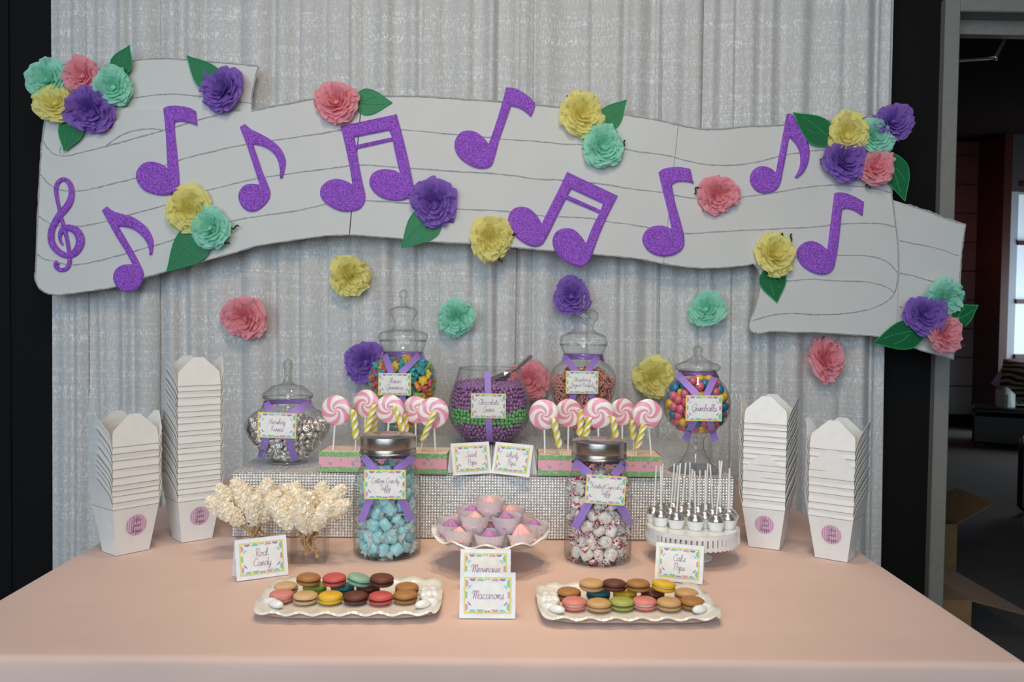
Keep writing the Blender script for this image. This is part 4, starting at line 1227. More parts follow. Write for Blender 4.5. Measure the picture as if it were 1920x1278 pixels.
# ------------------------------------------------------------------ sphere packing
def pack(jar, n, r, z0, z1, seed, dens=0.60, iters=150, wall=1.0):
    g = np.random.default_rng(seed)
    zs = np.array([t_[0] for t_ in jar.in_tab])
    rs_ = np.array([t_[1] for t_ in jar.in_tab])
    zq = np.linspace(z0, z1, 60)
    vol = float(np.mean(PI * np.maximum(np.interp(zq, zs, rs_) - (.15 + wall - 1) * r, 0) ** 2) * (z1 - z0))
    n = int(vol * dens / (4 / 3 * PI * r ** 3))
    p = np.zeros((n, 3))
    p[:, 2] = g.uniform(z0 + r, z1, n)
    rad = np.interp(p[:, 2], zs, rs_) * np.sqrt(g.uniform(0, 1, n)) * .8
    a = g.uniform(0, 2 * PI, n)
    p[:, 0], p[:, 1] = rad * np.cos(a), rad * np.sin(a)
    iu = np.triu_indices(n, 1)
    for it in range(iters):
        p[:, 2] -= 0.12 * r if it < iters * .8 else 0.02 * r
        for _ in range(2):
            d = p[iu[0]] - p[iu[1]]
            L_ = np.linalg.norm(d, axis=1) + 1e-9
            ov = np.maximum(0, 2 * r - L_)
            mv = d / L_[:, None] * (ov * .5)[:, None]
            np.add.at(p, iu[0], mv * .9)
            np.add.at(p, iu[1], -mv * .9)
            p[:, 2] = np.maximum(p[:, 2], z0 + r * .9)
            lim = np.maximum(np.interp(p[:, 2], zs, rs_) - r * wall, 0.001)
            rho = np.hypot(p[:, 0], p[:, 1])
            s = np.minimum(1, lim / np.maximum(rho, 1e-9))
            p[:, 0] *= s
            p[:, 1] *= s
    rho = np.hypot(p[:, 0], p[:, 1])
    lim = np.interp(p[:, 2], zs, rs_)
    keep = (rho > lim - 3.6 * r) | (p[:, 2] > p[:, 2].max() - 2.5 * r)
    # leave out what sits deep at the back, hidden from every near viewpoint
    keep &= (p[:, 1] < 0.40 * lim) | (p[:, 2] > p[:, 2].max() - 3 * r)
    print('PACK', n, int(keep.sum()), round(float(p[:, 2].max() - z1), 4))
    return [Vector((jar.c.x + q[0], jar.yc + q[1], q[2])) for q in p[keep]]
rq = random.Random(21)
def rndrot():
    return Euler((rq.uniform(0, 6.28), rq.uniform(0, 6.28), rq.uniform(0, 6.28)))
# gumballs
GB = [MB().sphere((0, 0, 0), .0117, 18, 12).mesh('gumball', mat('gumball_' + n_, c_, 0.3, coat=.3, var=(120, .12)), 180) for n_, c_ in (('pink', (.66, .13, .19)), ('blue', (.015, .20, .36)), ('yellow', (.78, .50, .03)))]
for q in pack(BJ, 150, .0117, P(1304, 806, BJ.yc).z, P(1304, 702, BJ.yc).z, 1, .80):
    k = rq.choice((0, 0, 1, 1, 2))
    put('gumball', GB[k], loc=q, label=('pink', 'blue', 'yellow')[k] + ' gumball in the footed jar', cat='gumball', group=('pink', 'blue', 'yellow')[k] + ' gumballs in the footed jar')
# foil candies
M['foil'] = mat('crumpled_silver_foil', (0.80, 0.76, 0.73), 0.24, 0.9, bump=(260, 0.8, .004))
kp = [(.0002, 0), (.0085, 0), (.0108, .0015), (.0116, .0042), (.0108, .0075), (.0078, .0115), (.0045, .0150), (.0024, .0178), (.0008, .0205), (.0003, .0212)]
km = MB().lathe([(r, z - .007) for r, z in kp], 16).mesh('foil_candy', M['foil'], 60)
pm_ = MB().box((-.0008, -.0003, .012), (.0012, .0003, .024)).mesh('paper_plume', M['white'], 0)
for q in pack(KJ, 175, .0108, P(539, 860, KJ.yc).z + .002, P(539, 770, KJ.yc).z, 2, .66):
    o = put('foil_candy', km, loc=q, rot=rndrot(), label='silver foil wrapped chocolate drop in the squat jar', cat='candy', group='foil chocolate drops in the squat jar')
    put('paper_plume', pm_, o)
# gummies: puffy stars and flowers
def star_mesh(col, lobes, m_):
    def fn(u, v):
        a = u * 2 * PI
        rad = .0155 * (1 + (.30 if lobes == 5 else .16) * math.cos(lobes * a))
        th = PI * v
        return (rad * math.sin(th) ** .7 * math.cos(a), .0075 * math.cos(th), rad * math.sin(th) ** .7 * math.sin(a))
    return MB().grid(30, 9, fn, cu=True).mesh('gummy', m_, 180)
GC = (('blue', (.06, .36, .46)), ('green', (.28, .52, .16)), ('yellow', (.80, .56, .05)), ('red', (.60, .13, .15)), ('orange', (.80, .35, .06)), ('teal', (.05, .45, .45)))
GMs = []
for n_, c_ in GC:
    m_ = mat('gummy_' + n_, c_, 0.55, sub=.1, bump=(300, .4, .002), var=(60, .2))
    GMs.append([star_mesh(c_, 5, m_), star_mesh(c_, 6, m_)])
for q in pack(GJ, 135, .0145, P(754, 800, GJ.yc).z, P(754, 655, GJ.yc).z, 3, .85):
    k = rq.choice((0, 0, 0, 1, 2, 3, 3, 4, 5))
    put('gummy', GMs[k][rq.randrange(2)], loc=q, rot=rndrot(), scale=rq.uniform(.95, 1.1), label=GC[k][0] + ' sugared flower gummy in the tall jar', cat='gummy', group=GC[k][0] + ' gummies in the tall jar')
# pretzels
M['pretzel'] = mat('pink_yogurt_pretzel', (.60, .27, .23), .5, var=(80, .12))
def pretzel_mesh():
    mb = MB()
    for c, r in (((-.0052, .0045), .0052), ((.0052, .0045), .0052), ((0, -.0045), .0052)):
        mb.tube([(c[0] + r * math.cos(a), 0, c[1] + r * math.sin(a)) for a in [2 * PI * i / 12 for i in range(13)]], .0028, 7, cap=False, fdir=(0, 1, 0))
    return mb.mesh('pretzel', M['pretzel'], 180)
prz = pretzel_mesh()
for q in pack(PJ, 250, .0112, P(1091, 803, PJ.yc).z, P(1091, 655, PJ.yc).z, 4, .70):
    put('pretzel', prz, loc=q, rot=rndrot(), scale=rq.uniform(1.05, 1.2), label='pink yogurt coated mini pretzel in the tall jar', cat='pretzel', group='pink pretzels in the tall jar')
# taffy
def taffy(col, wrap, nm, label, grp, jar, n, z1, seed):
    cm = []
    wm = []
    for v in range(3):
        r_ = random.Random(seed * 10 + v)
        def fn(u, w_):
            a = u * 2 * PI
            t_ = w_ * 2 - 1
            e = (1 - abs(t_) ** 6) ** .45
            rr = .0125 * e * (1 + .16 * math.cos(2 * a + v) + .09 * math.cos(4 * a) + .05 * math.sin(3 * a + 5 * t_))
            return (t_ * .0150, rr * math.cos(a), rr * math.sin(a))
        cm.append(MB().grid(14, 9, fn, cu=True).mesh('taffy_piece', col, 180))
        for s_ in (-1, 1):
            p_ = [r_.uniform(0, 6) for _ in range(3)]
            def fw_(u, w_):
                a = u * 2 * PI
                rr = .0040 + .0100 * w_ ** 1.2 * (1 + .35 * math.sin(5 * a + p_[0]) + .2 * math.sin(9 * a + p_[1]))
                x = .0138 + .0115 * w_ + .003 * w_ * math.sin(4 * a + p_[2])
                return (s_ * x, rr * math.cos(a), rr * .6 * math.sin(a))
            wm.append(MB().grid(22, 4, fw_, cu=True).mesh('wrapper_end', wrap, 180))
    for q in pack(jar, n, .0155, TT + .010, z1, seed, .70, wall=1.4):
        rd = Vector((q.x - jar.c.x, q.y - jar.yc, 0))
        rd = rd.normalized() if rd.length > 1e-4 else Vector((1, 0, 0))
        av = Vector((rq.gauss(0, 1), rq.gauss(0, 1), rq.gauss(0, 1)))
        av -= rd * av.dot(rd) * .9
        o = put('taffy', cm[rq.randrange(3)], loc=q, rot=av.to_track_quat('X', 'Z') @ Quaternion((1, 0, 0), rq.uniform(0, 6.28)), scale=rq.uniform(.9, 1.1), label=label, cat='taffy', group=grp)
        put('wrapper_end', wm[rq.randrange(3) * 2], o, scale=(1.0, 1.25, 1.25))
        put('wrapper_end', wm[rq.randrange(3) * 2 + 1], o, scale=(1.0, 1.25, 1.25))
M['taffy_blue'] = mat('pale_blue_taffy', (.34, .66, .70), .45, var=(90, .08), coat=.2)
M['wrap_blue'] = tissue('waxed_wrapper', (.74, .80, .80))
def confetti(name, base, spots, scale, thr, rough=.5):
    m = mat(name, base, rough)
    nt = m.node_tree
    vo = nt.nodes.new('ShaderNodeTexVoronoi')
    vo.inputs['Scale'].default_value = scale
    tc = nt.nodes.new('ShaderNodeTexCoord')
    nt.links.new(tc.outputs['Object'], vo.inputs['Vector'])
    lt = nt.nodes.new('ShaderNodeMath')
    lt.operation = 'LESS_THAN'
    lt.inputs[1].default_value = thr
    nt.links.new(vo.outputs['Distance'], lt.inputs[0])
    cr = nt.nodes.new('ShaderNodeValToRGB')
    cr.color_ramp.interpolation = 'CONSTANT'
    els = cr.color_ramp.elements
    els[0].color = spots[0] + (1,)
    els[1].color = spots[-1] + (1,)
    els[1].position = 1 - 1 / len(spots)
    for i, s_ in enumerate(spots[1:-1]):
        e = els.new((i + 1) / len(spots))
        e.color = s_ + (1,)
    sp = nt.nodes.new('ShaderNodeSeparateColor')
    nt.links.new(vo.outputs['Color'], sp.inputs[0])
    nt.links.new(sp.outputs[0], cr.inputs[0])
    mx = nt.nodes.new('ShaderNodeMix')
    mx.data_type = 'RGBA'
    nt.links.new(lt.outputs[0], mx.inputs[0])
    mx.inputs[6].default_value = base + (1,)
    nt.links.new(cr.outputs[0], mx.inputs[7])
    nt.links.new(mx.outputs[2], nt.nodes['Principled BSDF'].inputs['Base Color'])
    return m
M['taffy_white'] = confetti('speckled_white_taffy', (.80, .76, .70), [(.8, .76, .7), (.1, .4, .5), (.8, .76, .7), (.75, .55, .1), (.7, .2, .25)], 300, .35)
M['wrap_red'] = confetti('red_printed_wrapper', (.80, .76, .74), [(.45, .02, .06), (.8, .76, .74), (.50, .04, .08)], 190, .55, .4)
taffy(M['taffy_blue'], M['wrap_blue'], 'b', 'pale blue taffy in a twisted waxed wrapper', 'blue taffy in the screw lid jar', CJ, 118, P(726, 852, CJ.yc).z, 5)
taffy(M['taffy_white'], M['wrap_red'], 'f', 'white confetti taffy in a red printed twisted wrapper', 'white and red taffy in the screw lid jar', FJ, 112, P(1120, 872, FJ.yc).z, 6)
# bowl of lentil candies: two shells of lentils on the inside of the bowl plus the top surface
def gems():
    me = {}
    for n_, c_ in (('purple', (.36, .17, .37)), ('green', (.20, .52, .20))):
        me[n_] = MB().sphere((0, 0, 0), .0064, 12, 7, sc=(1, 1, .56)).mesh('candy_gem', mat('candy_shell_' + n_, c_, .35, coat=.2), 180)
    g = random.Random(8)
    pts = []
    zt = P(917, 722, FB.yc).z
    zg1, zg0 = P(917, 762, FB.yc).z, P(917, 790, FB.yc).z
    for shell in (0, 1):
        z = RZ + .012 + shell * .004
        while z < zt:
            r = interp(FB.in_tab, z) - .006 - shell * .009
            if r > .006:
                n = max(3, int(2 * PI * r / .0130))
                off = g.uniform(0, 6.28)
                for i in range(n):
                    a = off + 2 * PI * i / n + g.uniform(-.15, .15) * .0118 / r
                    pts.append((Vector((FB.c.x + r * math.cos(a), FB.yc + r * math.sin(a), z + g.uniform(-.003, .003))), a, shell))
            z += .0112
    r_t = interp(FB.in_tab, zt) - .006
    for _ in range(4):
        rr = .004
        while rr < r_t:
            n = max(1, int(2 * PI * rr / .0125))
            for i in range(n):
                a = 2 * PI * i / n + g.uniform(-.2, .2) + rr * 300
                hgt = .004 + .007 * math.cos(rr / r_t * 1.4) * (1 - .3 * math.cos(a))
                pts.append((Vector((FB.c.x + rr * math.cos(a), FB.yc + rr * math.sin(a), zt - .002 + hgt * (_ / 3 + .3) + g.uniform(-.002, .003))), a, 5))
            rr += .0115
    items = []
    for q, a, sh in pts:
        wv = .006 * math.sin(a * 3 + 1) + .004 * math.sin(a * 7)
        c = 'green' if zg0 + wv * .6 < q.z < zg1 + wv else 'purple'
        e = Euler((g.uniform(0, 6.28), g.uniform(0, 6.28), g.uniform(0, 6.28)))
        if sh < 5 and g.random() < .6:
            e = (Vector((math.cos(a), math.sin(a), g.uniform(-.4, .4))).to_track_quat('Z', 'Y')).to_euler()
        items.append((q.y, q, e, c, sh))
    items.sort(key=lambda t_: (t_[4] == 1, t_[0]))
    cnt = {'purple': 0, 'green': 0}
    rest = {'purple': MB(), 'green': MB()}
    for y, q, e, c, sh in items:
        if cnt[c] < (280 if c == 'purple' else 120) and sh != 1:
            cnt[c] += 1
            put('candy_gem', me[c], loc=q, rot=e, label=c + ' candy coated chocolate lentil in the fishbowl', cat='candy', group=c + ' lentils in the fishbowl')
        else:
            rest[c].sphere((0, 0, 0), .0064, 8, 5, sc=(1, 1, .56), T=Matrix.Translation(q) @ e.to_matrix().to_4x4())
    for c, mb in rest.items():
        mb.build('candy_gems', me[c].materials[0], world=True, loc=(FB.c.x, FB.yc, RZ + .01), smooth=180, label='remaining ' + c + ' candy lentils filling the fishbowl', cat='candy', kind='stuff')
gems()
# scoop
A_, B_, C_ = P(897, 725, 2.735), P(957, 699, 2.80), P(996, 668, 2.845)
sc_ = E('candy_scoop', 'steel candy scoop resting in the fishbowl of lentils', 'scoop', A_)
ax = (B_ - A_).normalized()
sd = ax.cross(Vector((0, 0, 1))).normalized()
up_ = sd.cross(ax)
def scf(u, v):
    a = PI * (0.03 + .94 * u) 
    r_ = .021 * (0.35 + .65 * min(1, (v * 2.2)) ** .6) * (1 if v < .86 else math.sqrt(max(.02, 1 - ((v - .86) / .16) ** 2)))
    return A_ + ax * ((B_ - A_).length * v) + sd * (r_ * math.cos(a)) - up_ * (r_ * math.sin(a) - .008)
mb = MB().grid(16, 18, scf)
mb.build('scoop_bowl', M['chrome'], sc_, True, smooth=180)
MB().tube([B_ - ax * .004, B_ + (C_ - B_) * .15, B_ + (C_ - B_) * .6, C_, C_ + (C_ - B_) * .03], [.0045, .005, .0062, .0072, .004], 12).build('handle', M['chrome'], sc_, True, smooth=60)

# ------------------------------------------------------------------ jar tags with ribbon
def jar_tag(jar, label, cpx, wpx, hpx, lines, ribs, rw, neck, rot=0.0, tw=.74, th=.6):
    q = jar.front(*cpx, .004)
    zt, zb_ = P(cpx[0], cpx[1] - hpx / 2, q.y).z, P(cpx[0], cpx[1] + hpx / 2, q.y).z
    yy = min(jar.front(cpx[0] + dx, cpx[1] + dy, .006).y for dx in (-wpx * .3, 0, wpx * .3) for dy in (-hpx / 2, 0, hpx / 2))
    c = P(cpx[0], cpx[1], yy)
    k = yy / FPX
    o = E('jar_tag', label, 'tag', c, group='ribbon tied jar tags')
    card_face(o, wpx * k, hpx * k, lines, local_T(0, 0, rot), tw=tw, th=th)
    for rb in ribs:
        pts = [Vector(p) for p in rb]
        d = (pts[-1] - pts[0]).normalized()
        n = Vector((-d.y, d.x)) * rw / 2
        vs = []
        N = 10
        for i in range(N + 1):
            p = pts[0].lerp(pts[-1], i / N)
            for s_ in (-1, 1):
                w2 = p + n * s_
                v = jar.front(w2.x, w2.y, .0035)
                if v.y < yy + .001 and abs(w2.x - cpx[0]) < wpx / 2 and abs(w2.y - cpx[1]) < hpx / 2:
                    v = P(w2.x, w2.y, yy + .001)
                vs.append(v)
        MB().add(vs, [(2 * i, 2 * i + 1, 2 * i + 3, 2 * i + 2) for i in range(N)]).build('ribbon', M['ribbon'], o, True, smooth=180)
    if neck:
        z0, z1 = P(jar.cx, neck[0], jar.yc).z, P(jar.cx, neck[1], jar.yc).z
        r0, r1 = jar.r_out(z0) + .003, jar.r_out(z1) + .003
        def band(u, v):
            a = R(-25) + R(230) * u
            r = r0 + (r1 - r0) * v
            return (jar.c.x + r * math.cos(a), jar.yc + r * math.sin(a), z0 + (z1 - z0) * v)
        MB().grid(28, 2, band).build('neck_ribbon', M['ribbon'], o, True, smooth=180)
    return o
jar_tag(KJ, 'square lilac ribbon tag on the squat foil candy jar', (519.5, 797), 72, 48, ['Hershey', 'Kisses'], [((498, 754), (512, 776)), ((582, 754), (543, 776)), ((500, 818), (489, 858)), ((540, 818), (553, 864))], 13, (762, 752), rot=R(1.5))
jar_tag(GJ, 'lilac ribbon tag lettered Flower Gummies on the gummy jar', (740, 720), 61, 42, ['Flower', 'Gummies'], [((721, 664), (734, 700)), ((787, 664), (752, 700)), ((753, 738), (758, 758))], 12, (671, 660))
jar_tag(FB, 'vertical lilac ribbon tag lettered Chocolate Gems on the fishbowl', (915.8, 760.7), 66, 47, ['Chocolate', 'Gems'], [((914, 696), (915, 740)), ((916, 780), (918, 828))], 12, None)
jar_tag(PJ, 'lilac ribbon tag on the pink pretzel jar', (1091.5, 716.5), 61, 43, ['Strawberry', 'Yogurt Pretzels'], [((1058, 668), (1081, 697)), ((1121, 668), (1101, 697)), ((1076, 735), (1072, 752)), ((1108, 735), (1112, 750))], 12, (676, 664), tw=.78, th=.5)
jar_tag(BJ, 'lilac ribbon tag lettered Gumballs on the footed jar', (1319.7, 765), 69, 49, ['Gumballs'], [((1271.5, 702.6), (1309, 742)), ((1339.6, 707), (1324, 742)), ((1302, 786), (1285, 825)), ((1330, 786), (1341, 826))], 13, (708, 697))
jar_tag(CJ, 'lilac ribbon tag lettered Cotton Candy Taffy', (722, 907.7), 78, 56, ['Cotton Candy', 'Taffy'], [((680, 854), (704, 882)), ((777, 855), (742, 882)), ((694, 932), (677, 977)), ((750, 932), (772, 975))], 14, (868, 856), rot=R(-.5), tw=.80, th=.5)
jar_tag(FJ, 'lilac ribbon tag lettered Frosted Cupcake Taffy', (1135.4, 918), 76, 55, ['Frosted Cupcake', 'Taffy'], [((1077, 865), (1108, 890)), ((1171, 867), (1151, 892)), ((1105, 940), (1077, 989)), ((1160, 942), (1184, 984))], 15, (878, 866), rot=R(3.4), tw=.84, th=.5)
# ------------------------------------------------------------------ lollipop blocks
M['foam_block'] = mat('pale_foam_block', (.72, .58, .47), .8)
M['green_rib'] = confetti('green_dotted_ribbon', (.20, .43, .16), [(.62, .72, .55), (.62, .72, .55)], 230, .28, .7)
M['pink_rib'] = confetti('pink_polka_ribbon', (.80, .38, .45), [(.40, .36, .40), (.80, .38, .45), (.45, .40, .44)], 75, .36, .7)
BH = 0.050
def block(label, fl, fr):
    a, b = G(*fl, RZ + .0005), G(*fr, RZ + .0005)
    o = E('lollipop_block', label, 'stand', (a.x, a.y, RZ + .0006), rot=(0, 0, math.atan2(b.y - a.y, b.x - a.x)))
    L_, D = (b - a).length, 0.105
    MB().bbox((0.001, .001, 0), (L_ - .001, D - .001, BH), .002).build('foam_core', M['foam_block'], o)
    for z0, z1, m_, nm, e in ((0, BH, 'pink_rib', 'polka_ribbon', .0002), (.0005, BH * .25, 'green_rib', 'green_ribbon', .0008), (BH * .76, BH - .0005, 'green_rib', 'green_ribbon', .0008)):
        mb = MB()
        c = [(-e, -e), (L_ + e, -e), (L_ + e, D + e), (-e, D + e)]
        for i in range(4):
            p, q = c[i], c[(i + 1) % 4]
            mb.add([(p[0], p[1], z0), (q[0], q[1], z0), (q[0], q[1], z1), (p[0], p[1], z1)], [(0, 1, 2, 3)])
        mb.build(nm, M[m_], o, smooth=0)
    return o, a
blk1, a1 = block('lollipop block with polka dot ribbon behind the blue taffy jar', (598, 884), (837, 889))
blk2, a2 = block('lollipop block with polka dot ribbon behind the white and red taffy jar', (1009, 891), (1240, 894))
def swirl_mat(name, ph, arms, tw):
    m = mat(name, (.8, .4, .5), .3, coat=.3)
    nt = m.node_tree
    tc = nt.nodes.new('ShaderNodeTexCoord')
    sx_ = nt.nodes.new('ShaderNodeSeparateXYZ')
    nt.links.new(tc.outputs['Object'], sx_.inputs[0])
    def mth(op, a, b=None):
        n = nt.nodes.new('ShaderNodeMath')
        n.operation = op
        for i, v in enumerate((a, b)):
            if v is None:
                continue
            if isinstance(v, (int, float)):
                n.inputs[i].default_value = v
            else:
                nt.links.new(v, n.inputs[i])
        return n.outputs[0]
    X, Z = sx_.outputs[0], sx_.outputs[2]
    th = mth('ARCTAN2', Z, X)
    r = mth('SQRT', mth('ADD', mth('MULTIPLY', X, X), mth('MULTIPLY', Z, Z)))
    nz = nt.nodes.new('ShaderNodeTexNoise')
    nz.inputs['Scale'].default_value = 45
    nt.links.new(tc.outputs['Object'], nz.inputs['Vector'])
    lg = mth('ADD', mth('LOGARITHM', mth('ADD', r, .007), 2.718), mth('MULTIPLY', nz.outputs[0], .22))
    s = mth('SINE', mth('ADD', mth('MULTIPLY', th, arms), mth('ADD', mth('MULTIPLY', lg, tw), ph)))
    cr = nt.nodes.new('ShaderNodeValToRGB')
    e = cr.color_ramp.elements
    e[0].position, e[1].position = .38, .62
    e[0].color, e[1].color = (.80, .30, .40, 1), (.84, .76, .70, 1)
    mr = mth('ADD', mth('MULTIPLY', s, .5), .5)
    nt.links.new(mr, cr.inputs[0])
    nt.links.new(cr.outputs[0], nt.nodes['Principled BSDF'].inputs['Base Color'])
    bp = nt.nodes.new('ShaderNodeBump')
    bp.inputs['Strength'].default_value = .3
    bp.inputs['Distance'].default_value = .002
    nt.links.new(mr, bp.inputs['Height'])
    nt.links.new(bp.outputs[0], nt.nodes['Principled BSDF'].inputs['Normal'])
    return m
SW = [swirl_mat('pink_swirl_candy_%d' % i, i * 1.7, 4 if i % 2 else 5, (7.5, -8.0, 8.5)[i % 3]) for i in range(4)]
def disc_fn(rad):
    def fn(u, v):
        a = u * 2 * PI
        th = PI * v
        rr = rad * math.sin(th) ** .35 * (1 + .01 * math.sin(5 * a))
        return (rr * math.cos(a), .0058 * math.cos(th) , rr * math.sin(a))
    return fn
ZT = RZ + .0006 + BH
si = 0
def swirl(px, py, r, base, Y, label):
    global si
    b = P(base[0], base[1], Y)
    b = Vector((b.x, Y, ZT - .012))
    c = P(px, py, Y)
    o = E('swirl_lollipop', label, 'lollipop', (b.x, b.y, ZT), group='pink swirl lollipops')
    k = Y / FPX
    d = c - Vector((b.x, b.y, ZT))
    MB().grid(40, 11, disc_fn(r * k), cu=True).build('candy_disc', SW[si % 4], o, smooth=180, loc=d, rot=Euler((0, random.uniform(-.5, .5), random.uniform(-.25, .25))))
    MB().tube([Vector((0, 0, -.012)), d - d.normalized() * (r * k * .6)], .0024, 8).build('stick', M['stick'], o, smooth=60)
    si += 1
yA, yB = a1.y + .030, a1.y + .075
blu, red = 'above the blue taffy jar', 'above the white and red taffy jar'
swirl(630, 769, 29, (624, 844), yA, 'pink swirl lollipop nearest the squat foil candy jar')
swirl(687, 757, 27, (681, 838), yB, 'tallest pink swirl lollipop, second from the foil candy jar')
swirl(731, 766.5, 27.5, (724, 843), yA, 'middle pink swirl lollipop ' + blu)
swirl(780, 768, 26, (779, 838), yB, 'pink swirl lollipop at the back, fourth from the foil candy jar')
swirl(812.5, 773.5, 29.5, (817, 847), yA, 'pink swirl lollipop nearest the fishbowl on the blue taffy side')
yA2, yB2 = a2.y + .030, a2.y + .075
swirl(1020, 777, 29, (1022, 852), yA2, 'pink swirl lollipop nearest the fishbowl on the pretzel jar side')
swirl(1066, 774, 27, (1065, 845), yB2, 'pale swirl lollipop at the back, under the pretzel jar tag')
swirl(1122, 774, 29, (1122, 850), yA2, 'middle swirl lollipop ' + red)
swirl(1166.6, 772, 26, (1167, 845), yB2, 'swirl lollipop at the back, second from the gumball jar')
swirl(1214, 776, 28.5, (1222, 853), yA2, 'swirl lollipop nearest the gumball jar')
M['whirl_y'] = mat('yellow_twist_candy', (.80, .66, .04), .25, coat=.3)
M['whirl_w'] = mat('white_twist_candy', (.85, .80, .62), .25, coat=.3)
def whirl(top, bot, base, Y, label, hook=1):
    k = Y / FPX
    b = P(base[0], base[1], Y)
    b = Vector((b.x, Y, ZT))
    t_, q = P(*top, Y - .012), P(*bot, Y - .004)
    o = E('twist_lollipop', label, 'lollipop', b, group='yellow twist lollipops')
    n, seg = 44, 12
    vs, fs, ms = [], [], []
    ax_ = (t_ - q)
    for j in range(n + 1):
        s = j / n
        c = q + ax_ * s
        w_ = 1.0
        if s > .86:
            a = (s - .86) / .14
            c = c + Vector((-hook * 7 * k * a * a, 0, -5 * k * a * a))
        w_ = min(1, s / .06 + .45) * (1 if s < .8 else 1 - .45 * (s - .8) / .2)
        for i in range(seg):
            a = 2 * PI * i / seg
            tw = s * ax_.length / .0105 * 2 * PI / 3 * .5
            rr = 6.3 * k * w_ * (1 + .13 * math.cos(3 * (a) + 0))
            vs.append(c - b + Vector((rr * math.cos(a + tw), rr * math.sin(a + tw), 0)))
    for j in range(n):
        for i in range(seg):
            k2 = (i + 1) % seg
            fs.append((j * seg + i, j * seg + k2, (j + 1) * seg + k2, (j + 1) * seg + i))
            ms.append(0 if (i % 4) < 2 else 1)
    mb = MB()
    mb.v, mb.f, mb.m = [tuple(v) for v in vs], fs, ms
    mb.f += [tuple(range(seg))[::-1], tuple(n * seg + i for i in range(seg))]
    mb.m += [0, 0]
    mb.build('candy_twist', [M['whirl_y'], M['whirl_w']], o, smooth=50)
    MB().tube([Vector((0, 0, -.01)), q - b + ax_ * .06], .002, 8).build('stick', M['glass_edge'] if False else M['stick'], o, smooth=60)
whirl((661, 762), (668, 824), (665.5, 845), yA - .012, 'yellow twist lollipop nearest the foil candy jar', 1)
whirl((704, 752), (687, 812), (684, 846), yA + .01, 'yellow twist lollipop, second from the foil candy jar', -1)
whirl((706, 772), (699, 818), (698, 838), yB + .01, 'yellow twist lollipop half hidden behind the second one', 1)
whirl((738, 755), (757, 812), (760, 846), yA + .005, 'yellow twist lollipop leaning across the middle swirl', 1)
whirl((758, 772), (761, 816), (763, 838), yB + .005, 'yellow twist lollipop tucked behind the leaning one', -1)
whirl((817, 766), (792, 827), (786, 846), yA - .014, 'yellow twist lollipop crossing the swirl nearest the fishbowl', -1)
whirl((1036, 778), (1050, 841), (1052, 852), yA2 - .014, 'yellow twist lollipop nearest the fishbowl on the pretzel jar side', 1)
whirl((1092, 762), (1087, 817), (1086, 845), yB2 + .008, 'yellow twist lollipop, rear one of the pair left of the middle swirl', 1)
whirl((1107, 777), (1097, 822), (1094, 850), yA2 + .008, 'yellow twist lollipop, front one of the pair left of the middle swirl', 1)
whirl((1147, 775), (1156, 824), (1158, 850), yA2 + .004, 'yellow twist lollipop just right of the middle swirl', 1)
whirl((1186, 782), (1188.5, 825), (1188, 845), yB2 + .012, 'yellow twist lollipop, rear one near the gumball jar', 1)
whirl((1210, 788), (1194, 842), (1191, 852), yA2 - .014, 'yellow twist lollipop crossing the swirl nearest the gumball jar', -1)

# ------------------------------------------------------------------ takeout boxes
M['kraft_shade'] = mat('kraft_edge_gap_shade', (.36, .24, .14), .6)
bx_, by_, tx_, tyy, BHT = .0375, .030, .0520, .0440, .102
def sheet(pts, t_=.0006):
    """thin folded board panel from a quad or polygon (normal side thickened)."""
    pts = [Vector(p) for p in pts]
    n = (pts[1] - pts[0]).cross(pts[-1] - pts[0]).normalized() * t_
    N = len(pts)
    vs = pts + [p - n for p in pts]
    fs = [tuple(range(N)), tuple(range(2 * N - 1, N - 1, -1))] + [(i, i + N, (i + 1) % N + N, (i + 1) % N) for i in range(N)]
    return vs, fs
def box_meshes():
    b = MB()
    bc = [(-bx_, -by_), (bx_, -by_), (bx_, by_), (-bx_, by_)]
    tcn = [(-tx_, -tyy), (tx_, -tyy), (tx_, tyy), (-tx_, tyy)]
    for i in range(4):
        j = (i + 1) % 4
        b.add(*sheet([(*bc[i], .0006), (*bc[j], .0006), (*tcn[j], BHT), (*tcn[i], BHT)]))
    b.box((-bx_, -by_, 0), (bx_, by_, .0006))
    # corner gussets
    # brown strip: raw board edge plus the nesting gap's shadow, painted along the crease
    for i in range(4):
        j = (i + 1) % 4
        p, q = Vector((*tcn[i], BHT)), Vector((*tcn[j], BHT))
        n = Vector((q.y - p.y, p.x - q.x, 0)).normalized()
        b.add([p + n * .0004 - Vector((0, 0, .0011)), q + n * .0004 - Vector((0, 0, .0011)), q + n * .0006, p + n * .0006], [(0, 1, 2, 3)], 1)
    body = b.mesh('carton_body', [M['box_white'], M['kraft_shade']], 0)
    def flap(w_, out, lean, curve):
        m_ = MB()
        prof = [(0, 1), (.032, .98), (.068, .22)]
        rows = 9
        vs = []
        for r_ in range(rows):
            s = r_ / (rows - 1) * .068
            wd = np.interp(s, [p[0] for p in prof], [p[1] for p in prof]) * w_
            o_ = s * math.sin(lean) + curve * (s / .068) ** 2
            vs.append((wd, o_, s * math.cos(lean)))
        V, F = [], []
        for wd, o_, z in vs:
            V += [(-wd, -o_, z), (wd, -o_, z), (wd, -o_ + .0006, z), (-wd, -o_ + .0006, z)]
        for r_ in range(rows - 1):
            a = r_ * 4
            for e in range(4):
                f = (e + 1) % 4
                F.append((a + e, a + f, a + 4 + f, a + 4 + e))
        F.append((4 * rows - 4, 4 * rows - 3, 4 * rows - 2, 4 * rows - 1))
        m_.add(V, F)
        return m_.mesh('flap', M['box_white'], 60)
    ff = flap(tx_, 1, R(-6), 0.0)
    fs_ = flap(tyy, 1, R(11), .006)
    fo = flap(tx_, 1, R(1.2), .0)
    return body, ff, fs_, fo
